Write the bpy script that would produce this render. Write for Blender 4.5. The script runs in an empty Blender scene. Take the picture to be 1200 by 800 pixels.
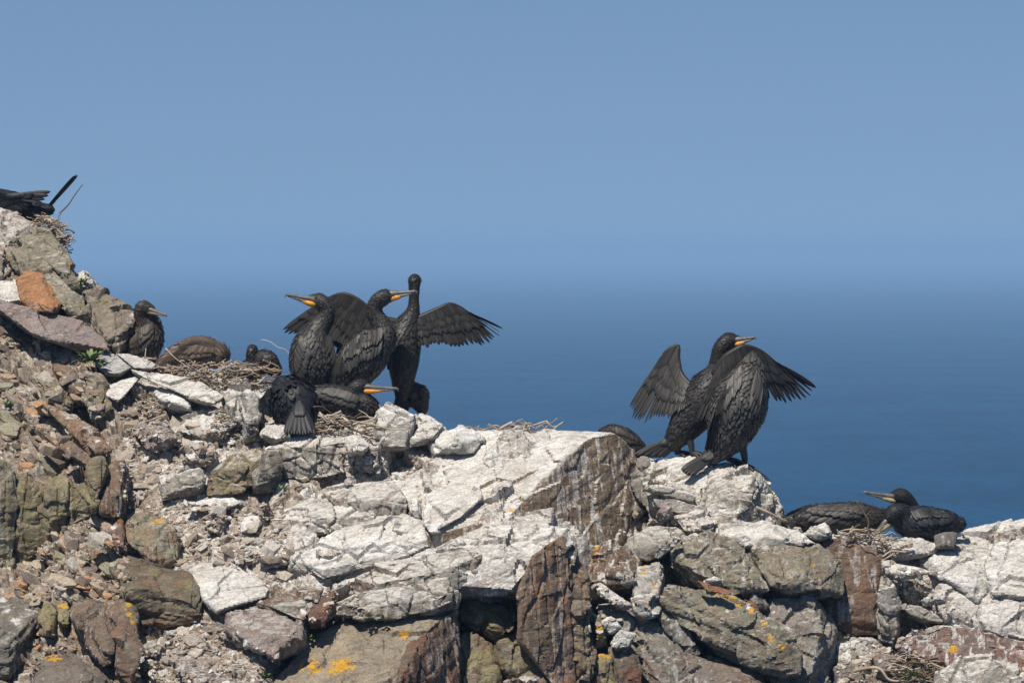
import bpy, bmesh, math, random
import numpy as np
from mathutils import Vector, Matrix
from mathutils.bvhtree import BVHTree

# ------------------------------------------------------------------ camera, sky, sun, exposure
F = 6000.0          # focal length in pixels of a 1200 px wide frame
HZ = 292.0          # row of the true horizon (camera is level, lens shifted down)
CAMZ = 20.0         # height of the camera above the sea
Y0 = 24.0           # distance of the main ridge
SKY_LIFT = 0.17
SUN_EL, SUN_AZ = 57.0, 24.0   # elevation; degrees to the left of straight behind the camera

sc = bpy.context.scene
COL = sc.collection
cam_d = bpy.data.cameras.new('camera')
cam = bpy.data.objects.new('camera', cam_d); COL.objects.link(cam)
cam.location = (0, 0, CAMZ); cam.rotation_euler = (math.radians(90), 0, 0)
cam_d.sensor_width = 36; cam_d.lens = 36 * F / 1200
cam_d.shift_y = -(400 - HZ) / 1200
cam_d.clip_start = 0.5; cam_d.clip_end = 60000
sc.camera = cam

world = bpy.data.worlds.new('World'); sc.world = world; world.use_nodes = True
wn = world.node_tree; wn.nodes.clear()
sky = wn.nodes.new('ShaderNodeTexSky'); sky.sky_type = 'NISHITA'; sky.sun_disc = False
sky.sun_elevation = math.radians(SUN_EL)
sky.altitude = 0; sky.air_density = 1.0; sky.dust_density = 0.0; sky.ozone_density = 4.0
bg = wn.nodes.new('ShaderNodeBackground'); bg.inputs['Strength'].default_value = 0.076
wo = wn.nodes.new('ShaderNodeOutputWorld')
# clear deep-blue air: the whole dome is read a little higher up, so the pale rim at the horizon is left out
tcw = wn.nodes.new('ShaderNodeTexCoord'); lift = wn.nodes.new('ShaderNodeVectorMath'); lift.operation = 'ADD'
lift.inputs[1].default_value = (0, 0, SKY_LIFT); nrmw = wn.nodes.new('ShaderNodeVectorMath'); nrmw.operation = 'NORMALIZE'
wn.links.new(tcw.outputs['Generated'], lift.inputs[0]); wn.links.new(lift.outputs[0], nrmw.inputs[0]); wn.links.new(nrmw.outputs[0], sky.inputs['Vector'])
wn.links.new(sky.outputs[0], bg.inputs['Color']); wn.links.new(bg.outputs[0], wo.inputs['Surface'])

el, az = math.radians(SUN_EL), math.radians(SUN_AZ)
SUN = Vector((-math.sin(az) * math.cos(el), -math.cos(az) * math.cos(el), math.sin(el)))  # towards the sun
sky.sun_rotation = math.atan2(SUN.x, SUN.y)
sl = bpy.data.lights.new('sun', 'SUN'); sl.energy = 4.8; sl.angle = math.radians(0.53); sl.color = (1.0, 0.94, 0.84)
so = bpy.data.objects.new('sun', sl); COL.objects.link(so); so.location = (0, 0, 60)
so.rotation_euler = SUN.to_track_quat('Z', 'Y').to_euler()

sc.view_settings.view_transform = 'Standard'; sc.view_settings.look = 'None'
sc.view_settings.gamma = 1.0; sc.view_settings.exposure = 0.2; sc.view_settings.use_curve_mapping = False
sc.render.engine = 'CYCLES'
sc.cycles.use_denoising = True
sc.cycles.max_bounces = 6; sc.cycles.diffuse_bounces = 3; sc.cycles.volume_bounces = 2
sc.cycles.caustics_reflective = False; sc.cycles.caustics_refractive = False

# ------------------------------------------------------------------ helpers
def at(px, py, d):
    """world point on the line of sight of photo pixel (px, py), d metres nearer than the ridge"""
    Y = Y0 - d
    return Vector(((px - 600) / F * Y, Y, CAMZ - (py - HZ) / F * Y))
def atn(px, py, d):
    px = np.asarray(px, float); py = np.asarray(py, float); Y = Y0 - np.asarray(d, float)
    return np.stack([(px - 600) / F * Y, Y + 0 * px, CAMZ - (py - HZ) / F * Y], -1)
PX = Y0 / F         # metres per pixel at the ridge

def sstep(a, b, x):
    t = np.clip((np.asarray(x, float) - a) / (b - a), 0, 1); return t * t * (3 - 2 * t)
def _hash(ix, iy, iz, s):
    h = (ix * 374761393 + iy * 668265263 + iz * 2147483647 + s * 974634777) & 0xFFFFFFFF
    h = ((h ^ (h >> 13)) * 1274126177) & 0xFFFFFFFF
    h = ((h ^ (h >> 16)) * 2246822519) & 0xFFFFFFFF
    return ((h ^ (h >> 15)) & 0xFFFFFF) / float(0xFFFFFF)
def vnoise(p, s=0):
    i = np.floor(p).astype(np.int64); f = p - i; f = f * f * f * (f * (f * 6 - 15) + 10)
    r = 0
    for dx in (0, 1):
        wx = f[:, 0] if dx else 1 - f[:, 0]
        for dy in (0, 1):
            wy = f[:, 1] if dy else 1 - f[:, 1]
            for dz in (0, 1):
                wz = f[:, 2] if dz else 1 - f[:, 2]
                r = r + wx * wy * wz * _hash(i[:, 0] + dx, i[:, 1] + dy, i[:, 2] + dz, s)
    return r
def fbm(p, o=4, s=0):
    r = 0; a = .5; t = 0
    for k in range(o):
        r = r + a * vnoise(p * 2 ** k + 17.3 * k, s + k); t += a; a *= .5
    return r / t
def worley(p, s=0):
    """(value of the nearest cell, F2-F1)"""
    i = np.floor(p).astype(np.int64); n = len(p)
    f1 = np.full(n, 9.0); f2 = np.full(n, 9.0); v = np.zeros(n)
    for dx in (-1, 0, 1):
        for dy in (-1, 0, 1):
            for dz in (-1, 0, 1):
                c = i + (dx, dy, dz)
                q = np.stack([c[:, k] + _hash(c[:, 0], c[:, 1], c[:, 2], s + 11 * k) for k in range(3)], 1)
                d = ((q - p) ** 2).sum(1)
                hv = _hash(c[:, 0], c[:, 1], c[:, 2], s + 77)
                nr = d < f1
                f2 = np.where(nr, f1, np.minimum(f2, d)); v = np.where(nr, hv, v); f1 = np.where(nr, d, f1)
    return v, np.sqrt(f2) - np.sqrt(f1)

def facet(p, sc3, s=0):
    """broken-rock relief: every cell is a little plane with its own tilt"""
    sc3 = np.array(sc3, float); q = p * sc3; i = np.floor(q).astype(np.int64); n = len(p)
    f1 = np.full(n, 9.0); cc = np.zeros((n, 3)); ci = np.zeros((n, 3), np.int64)
    for dx in (-1, 0, 1):
        for dy in (-1, 0, 1):
            for dz in (-1, 0, 1):
                c = i + (dx, dy, dz)
                o = np.stack([c[:, k] + _hash(c[:, 0], c[:, 1], c[:, 2], s + 11 * k) for k in range(3)], 1)
                d = ((o - q) ** 2).sum(1); nr = d < f1
                f1 = np.where(nr, d, f1); cc[nr] = o[nr]; ci[nr] = c[nr]
    g = np.stack([_hash(ci[:, 0], ci[:, 1], ci[:, 2], s + 50 + k) - .5 for k in range(3)], 1) * 2
    return (((q - cc) / sc3) * g).sum(1) + (_hash(ci[:, 0], ci[:, 1], ci[:, 2], s + 60) - .5) * .25 / sc3.mean()

def new_obj(name, me, parent=None, mat=None, loc=None):
    o = bpy.data.objects.new(name, me); COL.objects.link(o)
    if parent is not None: o.parent = parent
    if loc is not None: o.location = loc
    if mat is not None and me is not None and not me.materials: me.materials.append(mat)
    return o
def empty(name, loc, label, cat, group=None):
    o = bpy.data.objects.new(name, None); COL.objects.link(o); o.location = loc
    o.empty_display_size = .1
    o['label'] = label; o['category'] = cat
    if group: o['group'] = group
    return o
def mesh_np(name, v, faces, smooth=True):
    me = bpy.data.meshes.new(name)
    me.from_pydata([tuple(x) for x in v], [], faces)
    if smooth: me.shade_smooth()
    me.update(); return me
def coords(me):
    a = np.empty(len(me.vertices) * 3); me.vertices.foreach_get('co', a); return a.reshape(-1, 3)
def normals(me):
    a = np.empty(len(me.vertices) * 3, dtype=np.float32); me.vertex_normals.foreach_get('vector', a); return a.reshape(-1, 3).astype(float)
def set_coords(me, c):
    me.vertices.foreach_set('co', np.ascontiguousarray(c, dtype=np.float32).ravel()); me.update()
def add_attr(me, name, vals):
    if vals.ndim == 1:
        at_ = me.attributes.new(name, 'FLOAT', 'POINT'); at_.data.foreach_set('value', vals.astype(np.float32))
    else:
        at_ = me.attributes.new(name, 'FLOAT_COLOR', 'POINT')
        c = np.ones((len(vals), 4), np.float32); c[:, :3] = vals; at_.data.foreach_set('color', c.ravel())

# ------------------------------------------------------------------ materials
class NT:
    def __init__(s, name):
        s.m = bpy.data.materials.new(name); s.m.use_nodes = True; s.t = s.m.node_tree; s.t.nodes.clear()
    def n(s, typ, **kw):
        nd = s.t.nodes.new(typ)
        for k, v in kw.items():
            if k in ('ins',):
                for a, b in v.items():
                    s.put(nd.inputs[a], b)
            else: setattr(nd, k, v)
        return nd
    def put(s, sock, v):
        if hasattr(v, 'is_linked') or isinstance(v, bpy.types.NodeSocket): s.t.links.new(v, sock)
        else: sock.default_value = v
    def math(s, op, a, b=0.0, c=0.0, clamp=False):
        nd = s.n('ShaderNodeMath', operation=op); nd.use_clamp = clamp
        s.put(nd.inputs[0], a); s.put(nd.inputs[1], b); s.put(nd.inputs[2], c); return nd.outputs[0]
    def mix(s, f, a, b, mode='MIX'):
        nd = s.n('ShaderNodeMix', data_type='RGBA', blend_type=mode)
        s.put(nd.inputs[0], f); s.put(nd.inputs[6], a); s.put(nd.inputs[7], b); return nd.outputs[2]
    def noise(s, vec, scale, detail=4.0, rough=.55, col=False):
        nd = s.n('ShaderNodeTexNoise', ins={'Vector': vec, 'Scale': scale, 'Detail': detail, 'Roughness': rough})
        return nd.outputs[1 if col else 0]
    def ramp(s, f, a, b, lo=0.0, hi=1.0):
        nd = s.n('ShaderNodeMapRange', interpolation_type='SMOOTHSTEP')
        for k, v in zip(range(5), (f, a, b, lo, hi)): s.put(nd.inputs[k], v)
        return nd.outputs[0]
    def oattr(s, name, vec=False):
        nd = s.n('ShaderNodeAttribute', attribute_type='OBJECT', attribute_name=name)
        return nd.outputs['Color' if vec else 'Fac']
    def vscale(s, vec, sc3):
        nd = s.n('ShaderNodeVectorMath', operation='MULTIPLY'); s.put(nd.inputs[0], vec); s.put(nd.inputs[1], sc3); return nd.outputs[0]
    def bsdf(s, **ins):
        b = s.n('ShaderNodeBsdfPrincipled')
        for k, v in ins.items(): s.put(b.inputs[k.replace('_', ' ')], v)
        o = s.n('ShaderNodeOutputMaterial'); s.t.links.new(b.outputs[0], o.inputs['Surface']); return b

def rgb(r, g, b): return (r, g, b, 1.0)

def rock_material():
    m = NT('weathered_rock')
    tc = m.n('ShaderNodeTexCoord'); oi = m.n('ShaderNodeObjectInfo'); ge = m.n('ShaderNodeNewGeometry')
    off = m.n('ShaderNodeVectorMath', operation='MULTIPLY_ADD')
    m.put(off.inputs[0], oi.outputs['Random']); m.put(off.inputs[1], (37.0, 91.0, 53.0)); m.put(off.inputs[2], tc.outputs['Object'])
    P = off.outputs[0]
    sepn = m.n('ShaderNodeSeparateXYZ', ins={0: ge.outputs['Normal']}); nz = sepn.outputs[2]
    tint = m.oattr('tint', True); tint2 = m.oattr('tint2', True)
    guano = m.oattr('guano'); streak = m.oattr('streak'); moss = m.oattr('moss'); rust = m.oattr('rust')
    sp = m.n('ShaderNodeAttribute', attribute_type='GEOMETRY', attribute_name='spots')
    sps = m.n('ShaderNodeSeparateColor', ins={0: sp.outputs['Color']})
    n_big = m.noise(P, 5.0, 7.0, .62)
    n_mid = m.noise(P, 19.0, 6.0, .65)
    n_fine = m.noise(P, 95.0, 4.0, .7)
    mp = m.n('ShaderNodeMapping', ins={'Vector': P, 'Rotation': (.45, .42, .0)})
    bed = m.vscale(mp.outputs[0], (9.0, 9.0, 62.0))
    n_bed = m.noise(bed, 1.0, 4.0, .6)
    col = m.mix(m.ramp(n_big, .38, .62), tint, tint2)
    # rust staining
    nr = m.noise(m.vscale(P, (9.0, 9.0, 5.0)), 1.0, 5.0, .6)
    rf = m.math('MULTIPLY', m.ramp(nr, .42, .62), rust, clamp=True)
    col = m.mix(rf, col, rgb(.20, .078, .034))
    # dark mineral mottling
    col = m.mix(m.ramp(n_mid, .50, .70, 0.0, .55), col, m.mix(.65, col, rgb(.03, .027, .024)))
    # moss and green algae
    nm = m.noise(P, 14.0, 6.0, .7)
    mf = m.math('MULTIPLY', m.ramp(nm, .44, .60), m.math('ADD', moss, sps.outputs[2]), clamp=True)
    col = m.mix(m.math('MULTIPLY', mf, .85), col, m.mix(n_mid, rgb(.27, .235, .10), rgb(.16, .14, .072)))
    # droppings: thick chalk on ledges, runs down the steep faces
    sv = m.vscale(P, (34.0, 34.0, 1.5))
    ns = m.noise(sv, 1.0, 3.0, .55)
    steep = m.ramp(nz, .75, .35)
    sf = m.math('MULTIPLY', m.math('MULTIPLY', m.ramp(ns, .50, .62), steep), streak, clamp=True)
    sf = m.math('MULTIPLY', sf, m.ramp(n_fine, .28, .52, .35, 1.0))
    gsum = m.math('ADD', m.math('MULTIPLY', n_big, .9), m.math('MULTIPLY', n_mid, .7))
    gsum = m.math('ADD', gsum, m.math('MULTIPLY', nz, 1.1))
    gsum = m.math('ADD', gsum, guano)
    gf = m.ramp(gsum, 1.52, 1.98, 0.0, .9)
    gf = m.math('MAXIMUM', gf, m.math('MULTIPLY', m.ramp(m.math('ADD', sps.outputs[1], m.math('ADD', m.math('MULTIPLY', m.math('SUBTRACT', m.noise(m.vscale(P, (30.0, 30.0, 11.0)), 1.0, 5.0, .7), .5), 1.7), m.math('MULTIPLY', m.math('SUBTRACT', n_fine, .5), .5))), .38, .8), .85))
    gf = m.math('MAXIMUM', gf, m.math('MULTIPLY', sf, .8))
    chalk = m.mix(m.ramp(n_big, .35, .65), rgb(.655, .63, .59), rgb(.50, .46, .40))
    chalk = m.mix(m.ramp(n_mid, .52, .72, 0, .6), chalk, rgb(.38, .365, .345))
    n_pat = m.noise(m.vscale(mp.outputs[0], (16.0, 26.0, 60.0)), 1.0, 6.0, .72)
    chalk = m.mix(m.ramp(n_pat, .48, .72, 0, .46), chalk, m.mix(n_mid, rgb(.30, .265, .22), rgb(.24, .225, .21)))
    chalk = m.mix(m.ramp(n_bed, .62, .72, 0, .42), chalk, rgb(.15, .13, .11))
    col = m.mix(gf, col, chalk)
    # pale crust, fine salt and pepper
    col = m.mix(1.0, col, m.n('ShaderNodeCombineColor', ins={0: m.ramp(n_fine, .2, .8, .62, 1.32), 1: m.ramp(n_fine, .2, .8, .62, 1.32), 2: m.ramp(n_fine, .2, .8, .64, 1.30)}).outputs[0], 'MULTIPLY')
    fo = m.ramp(n_pat, .28, .72, 1.16, .78)
    col = m.mix(1.0, col, m.n('ShaderNodeCombineColor', ins={0: fo, 1: fo, 2: fo}).outputs[0], 'MULTIPLY')
    # orange lichen crusts
    lf = m.ramp(m.math('ADD', sps.outputs[0], m.math('ADD', m.math('MULTIPLY', m.math('SUBTRACT', m.noise(P, 52.0, 6.0, .75), .5), 2.5), m.math('MULTIPLY', m.math('SUBTRACT', n_fine, .5), .8))), .42, .62, 0.0, .92)
    col = m.mix(lf, col, m.mix(m.ramp(n_mid, .3, .7), m.mix(n_fine, rgb(.66, .33, .014), rgb(.45, .20, .012)), m.mix(n_fine, rgb(.40, .30, .03), rgb(.55, .27, .02))))
    # hairline cracks
    vo = m.n('ShaderNodeTexVoronoi', feature='DISTANCE_TO_EDGE', ins={'Vector': m.vscale(m.n('ShaderNodeVectorMath', operation='ADD', ins={0: P, 1: m.vscale(m.noise(P, 8.0, 3.0, .5, True), (.10, .10, .10))}).outputs[0], (5.0, 5.0, 11.0)), 'Scale': 1.0})
    crack = m.ramp(vo.outputs['Distance'], 0.0, .022, 0.0, 1.0)
    col = m.mix(m.math('MULTIPLY', m.math('MULTIPLY', m.math('SUBTRACT', 1.0, crack), m.ramp(n_big, .45, .6)), .22), col, rgb(.035, .03, .026))
    h = m.math('ADD', m.math('MULTIPLY', n_mid, .35), m.math('MULTIPLY', n_fine, .30))
    h = m.math('ADD', h, m.math('MULTIPLY', crack, .18))
    h = m.math('ADD', h, m.math('MULTIPLY', m.math('ADD', n_bed, n_pat), .24))
    vf = m.n('ShaderNodeTexVoronoi', feature='F1', distance='CHEBYCHEV', ins={'Vector': m.vscale(mp.outputs[0], (24.0, 24.0, 42.0)), 'Scale': 1.0})
    h = m.math('ADD', h, m.math('MULTIPLY', vf.outputs['Distance'], .30))
    bp = m.n('ShaderNodeBump', ins={'Strength': .9, 'Distance': .014, 'Height': h})
    m.bsdf(Base_Color=col, Roughness=.88, Specular_IOR_Level=.25, Normal=bp.outputs[0])
    return m.m

def simple_mat(name, c1, c2, scale=30.0, rough=.8, spec=.3, bump=.0, dist=.004):
    m = NT(name); tc = m.n('ShaderNodeTexCoord'); oi = m.n('ShaderNodeObjectInfo')
    off = m.n('ShaderNodeVectorMath', operation='MULTIPLY_ADD')
    m.put(off.inputs[0], oi.outputs['Random']); m.put(off.inputs[1], (31.0, 17.0, 43.0)); m.put(off.inputs[2], tc.outputs['Object'])
    nz = m.noise(off.outputs[0], scale, 5.0, .6)
    col = m.mix(m.ramp(nz, .3, .7), rgb(*c1), rgb(*c2))
    kw = {}
    if bump:
        kw['Normal'] = m.n('ShaderNodeBump', ins={'Strength': bump, 'Distance': dist, 'Height': nz}).outputs[0]
    m.bsdf(Base_Color=col, Roughness=rough, Specular_IOR_Level=spec, **kw)
    return m.m

def chip_material(name, cols):
    """loose stones: colour differs from stone to stone (random per island), chalk dusted on the upper side"""
    m = NT(name); tc = m.n('ShaderNodeTexCoord'); ge = m.n('ShaderNodeNewGeometry'); oi = m.n('ShaderNodeObjectInfo')
    r = m.math('FRACT', m.math('ADD', ge.outputs['Random Per Island'], oi.outputs['Random']))
    cr = m.n('ShaderNodeValToRGB'); e = cr.color_ramp.elements
    cr.color_ramp.interpolation = 'CONSTANT'
    for k, c in enumerate(cols):
        q = e[k] if k < 2 else e.new(k / len(cols))
        q.position = k / len(cols); q.color = rgb(*c)
    m.put(cr.inputs[0], r)
    w = m.n('ShaderNodeVectorMath', operation='MULTIPLY_ADD')
    m.put(w.inputs[0], r); m.put(w.inputs[1], (13.0, 29.0, 7.0)); m.put(w.inputs[2], ge.outputs['Position'])
    n1 = m.noise(w.outputs[0], 28.0, 5.0, .65); n2 = m.noise(w.outputs[0], 120.0, 3.0, .6)
    sepn = m.n('ShaderNodeSeparateXYZ', ins={0: ge.outputs['Normal']})
    g = m.ramp(m.math('ADD', m.math('MULTIPLY', n1, 1.3), m.math('MULTIPLY', sepn.outputs[2], .25)), .90, 1.10, 0, .6)
    col = m.mix(g, cr.outputs[0], rgb(.46, .42, .37))
    col = m.mix(1.0, col, m.n('ShaderNodeCombineColor', ins={k: m.ramp(n2, .2, .8, .6, 1.35) for k in range(3)}).outputs[0], 'MULTIPLY')
    bp = m.n('ShaderNodeBump', ins={'Strength': .7, 'Distance': .01, 'Height': n1})
    m.bsdf(Base_Color=col, Roughness=.88, Specular_IOR_Level=.25, Normal=bp.outputs[0])
    return m.m

def feather_material():
    """dark vane, paler grey-brown towards the middle, black rim; colours come from the bird"""
    m = NT('cormorant_feather')
    rim = m.n('ShaderNodeAttribute', attribute_type='GEOMETRY', attribute_name='rim').outputs['Fac']
    ge = m.n('ShaderNodeNewGeometry'); rnd = ge.outputs['Random Per Island']
    tint = m.oattr('tint', True); dark = m.oattr('tint2', True)
    vr = m.ramp(rnd, 0, 1, .6, 1.3)
    base = m.mix(1.0, tint, m.n('ShaderNodeCombineColor', ins={k: vr for k in range(3)}).outputs[0], 'MULTIPLY')
    col = m.mix(m.ramp(rim, .45, .95), base, dark)
    n = m.noise(ge.outputs['Position'], 260.0, 2.0, .6)
    bp = m.n('ShaderNodeBump', ins={'Strength': .35, 'Distance': .002, 'Height': n})
    m.bsdf(Base_Color=col, Roughness=.46, Specular_IOR_Level=.26, Normal=bp.outputs[0])
    return m.m

def skin_feather_material():
    m = NT('cormorant_down'); tc = m.n('ShaderNodeTexCoord')
    tint = m.oattr('tint', True); dark = m.oattr('tint2', True)
    n = m.noise(tc.outputs['Object'], 45.0, 5.0, .65)
    n2 = m.noise(m.vscale(tc.outputs['Object'], (1, 1, .35)), 220.0, 3.0, .6)
    col = m.mix(m.ramp(n, .3, .7), dark, m.mix(.45, dark, tint))
    bp = m.n('ShaderNodeBump', ins={'Strength': 1.0, 'Distance': .005, 'Height': m.math('ADD', n2, m.math('MULTIPLY', n, .4))})
    m.bsdf(Base_Color=col, Roughness=.5, Specular_IOR_Level=.25, Normal=bp.outputs[0])
    return m.m

M = {}
M['rock'] = rock_material()
M['chips_rust'] = chip_material('rusty_shale', [(.31, .22, .155), (.23, .175, .14), (.38, .215, .115), (.20, .175, .13), (.38, .31, .235), (.26, .21, .17), (.36, .30, .23), (.26, .235, .165), (.38, .34, .29), (.16, .125, .10)])
M['chips_pale'] = chip_material('pale_shale', [(.40, .35, .29), (.30, .245, .195), (.46, .42, .37), (.25, .20, .155), (.37, .31, .25), (.28, .22, .165), (.35, .30, .25), (.43, .37, .30), (.54, .51, .47), (.22, .175, .14)])
M['feather'] = feather_material()
M['down'] = skin_feather_material()
M['bill_orange'] = simple_mat('orange_bill_skin', (.72, .31, .03), (.55, .22, .02), 60, .45, .4, .2)
M['bill_pale'] = simple_mat('pale_bill_skin', (.42, .33, .17), (.30, .23, .12), 60, .45, .4, .2)
M['bill_grey'] = simple_mat('grey_bill_horn', (.16, .145, .13), (.075, .068, .06), 60, .4, .4, .2)
M['bill_brown'] = simple_mat('brown_bill_horn', (.20, .15, .11), (.11, .08, .06), 60, .45, .4, .2)
M['eye'] = simple_mat('dark_eye', (.01, .02, .02), (.015, .03, .03), 10, .1, .6)
M['leg'] = simple_mat('black_leg_scales', (.022, .021, .02), (.045, .042, .04), 160, .5, .4, .6, .002)
M['twig'] = simple_mat('dry_twig', (.46, .37, .27), (.24, .175, .125), 14, .85, .2, .4, .002)
M['twig_dark'] = simple_mat('dark_twig', (.20, .14, .095), (.10, .068, .048), 14, .85, .2, .4, .002)
M['twig_white'] = simple_mat('bleached_twig', (.55, .50, .43), (.33, .27, .21), 14, .85, .2, .4, .002)
M['leaf'] = simple_mat('green_leaf', (.115, .17, .045), (.06, .105, .025), 40, .55, .35)
M['leaf_pale'] = simple_mat('pale_green_leaf', (.22, .25, .12), (.12, .16, .06), 40, .6, .3)
def sea_material():
    m = NT('sea_water'); ge = m.n('ShaderNodeNewGeometry')
    w1 = m.noise(m.vscale(ge.outputs['Position'], (1, .55, 1)), .35, 5.0, .6)
    w2 = m.noise(ge.outputs['Position'], .03, 4.0, .55)
    w3 = m.noise(m.vscale(ge.outputs['Position'], (.10, .028, 1)), 1.0, 3.0, .6)
    w4 = m.noise(m.vscale(ge.outputs['Position'], (.55, .09, 1)), 1.0, 3.0, .65)
    w3 = m.math('ADD', m.math('MULTIPLY', w3, .45), m.math('MULTIPLY', w4, .55))
    col = m.mix(m.ramp(m.math('ADD', m.math('MULTIPLY', w3, .6), m.math('MULTIPLY', w2, .4)), .36, .64), rgb(.001, .024, .062), rgb(.002, .046, .112))
    bp = m.n('ShaderNodeBump', ins={'Strength': 1.0, 'Distance': 1.2, 'Height': w1})
    df = m.n('ShaderNodeBsdfDiffuse', ins={'Color': col, 'Normal': bp.outputs[0]})
    gl = m.n('ShaderNodeBsdfGlossy', ins={'Color': rgb(.45, .78, 1.0), 'Roughness': .35, 'Normal': bp.outputs[0]})
    mx = m.n('ShaderNodeMixShader', ins={0: .06}); m.t.links.new(df.outputs[0], mx.inputs[1]); m.t.links.new(gl.outputs[0], mx.inputs[2])
    o = m.n('ShaderNodeOutputMaterial'); m.t.links.new(mx.outputs[0], o.inputs['Surface'])
    return m.m
M['sea'] = sea_material()

# ------------------------------------------------------------------ sea and hazy air
def disc(name, r, z, n=64):
    v = [(0, 0, z)] + [(r * math.cos(2 * math.pi * k / n), r * math.sin(2 * math.pi * k / n), z) for k in range(n)]
    return mesh_np(name, v, [(0, 1 + k, 1 + (k + 1) % n) for k in range(n)], False)
sea = new_obj('sea', disc('sea', 14000, 0.0), mat=M['sea'])
sea['kind'] = 'structure'; sea['label'] = 'calm blue sea fading into haze'
def haze_box():
    x, z0, z1 = 14500.0, -1.0, 24.5
    v = [(sx * x, sy * x, z) for z in (z0, z1) for sx, sy in ((-1, -1), (1, -1), (1, 1), (-1, 1))]
    f = [(3, 2, 1, 0), (4, 5, 6, 7), (0, 1, 5, 4), (1, 2, 6, 5), (2, 3, 7, 6), (3, 0, 4, 7)]
    m = NT('sea_haze')
    pv = m.n('ShaderNodeVolumePrincipled', ins={'Color': rgb(.385, .61, .88), 'Density': HAZE, 'Anisotropy': 0.0})
    o = m.n('ShaderNodeOutputMaterial'); m.t.links.new(pv.outputs[0], o.inputs['Volume'])
    ob = new_obj('haze', mesh_np('haze', v, f, False), mat=m.m)
    ob['kind'] = 'stuff'; ob['label'] = 'thin blue haze hanging over the sea'
HAZE = 1 / 1550.0
haze_box()

# ------------------------------------------------------------------ the slope
RIDGE = [(-400, 120), (0, 264), (40, 288), (90, 348), (130, 402), (160, 424), (270, 440), (330, 450), (440, 478), (520, 506), (600, 512),
         (720, 520), (760, 548), (880, 566), (925, 622), (1000, 640), (1060, 646), (1120, 640), (1200, 618), (1600, 540)]
RX, RY = zip(*RIDGE)
def base_d(px, py):
    px = np.asarray(px, float); py = np.asarray(py, float)
    dc = .75 + .0006 * (px - 597) + .0055 * (py - 612)
    dr = .15 + .003 * (py - 560)
    t = sstep(600, 760, px)
    return dc * (1 - t) + dr * t
def recess(px, py):
    r = .02 + .02 * sstep(300, 420, px) + .17 * sstep(600, 700, px) + .10 * sstep(680, 720, py) * sstep(330, 420, px)
    cave = np.exp(-(((px - 590) / 55) ** 2 + ((py - 755) / 70) ** 2))
    hole = np.exp(-(((px - 85) / 26) ** 2 + ((py - 545) / 22) ** 2))
    foot = sstep(690, 730, py) * sstep(300, 350, px) * sstep(600, 540, px)
    foot2 = sstep(690, 740, py) * sstep(480, 540, px) * sstep(800, 700, px)
    cliff = np.exp(-(((px - 12) / 38) ** 2 + ((py - 640) / 42) ** 2))
    return r + .28 * cliff + .30 * cave + .25 * hole + .32 * foot + .40 * foot2
SPECS = []
PAL = {
    'white': dict(tint=(.34, .315, .28), tint2=(.24, .215, .185), guano=.36, streak=.5, moss=0., rust=.06),
    'chalk': dict(tint=(.42, .40, .37), tint2=(.33, .31, .28), guano=.5, streak=.4, moss=0., rust=0.),
    'pale':  dict(tint=(.27, .245, .21), tint2=(.18, .165, .14), guano=.16, streak=.5, moss=.08, rust=.12),
    'grey':  dict(tint=(.235, .215, .185), tint2=(.15, .136, .118), guano=-.05, streak=.5, moss=.12, rust=.12),
    'olive': dict(tint=(.235, .21, .155), tint2=(.155, .138, .105), guano=-.15, streak=.4, moss=.35, rust=.15),
    'brown': dict(tint=(.18, .135, .10), tint2=(.11, .083, .065), guano=-.2, streak=.6, moss=.1, rust=.45),
    'rust':  dict(tint=(.22, .12, .07), tint2=(.15, .085, .055), guano=-.3, streak=.3, moss=0., rust=.7),
    'moss':  dict(tint=(.25, .215, .14), tint2=(.17, .145, .10), guano=-.35, streak=.15, moss=.9, rust=.25),
    'purple': dict(tint=(.25, .205, .19), tint2=(.17, .135, .125), guano=-.12, streak=.3, moss=0., rust=.2),
}
def rock(name, label, pal, pts, o=.1, d=None, bulge=.04, thick=.3, parent=None, cat='rock', vox=None, amp=1.0, groove=0., bed=None,
         crack=None, cuts=2, lichen=(), white=(), mossy=(), inset=.72, ins_shift=(0, 0), extra=(), **over):
    """pts: outline in photo pixels, each (px, py) or (px, py, depth); o = depth over the slope, d = absolute depth (top, bottom)"""
    ys = [p[1] for p in pts]; y0, y1 = min(ys), max(ys)
    def dep(px, py):
        if d is not None:
            t = (py - y0) / max(1, y1 - y0); return d[0] * (1 - t) + d[1] * t
        if isinstance(o, tuple):
            t = (py - y0) / max(1, y1 - y0); return float(base_d(px, py)) + o[0] * (1 - t) + o[1] * t
        return float(base_d(px, py)) + o
    P3 = [(p[0], p[1], p[2] if len(p) > 2 else dep(p[0], p[1])) for p in pts]
    SPECS.append(dict(name=name, label=label, pal=dict(PAL[pal], **over), P3=P3, extra=[(e[0], e[1], e[2] if len(e) > 2 else dep(e[0], e[1])) for e in extra], bulge=bulge, thick=thick, parent=parent, cat=cat,
                      vox=vox, amp=amp, crack=crack if crack is not None else (.4 if pal in ('white', 'chalk', 'pale') else .2), groove=groove, bed=bed, cuts=cuts, lichen=lichen, white=white, mossy=mossy, inset=inset, ins_shift=ins_shift))

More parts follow.
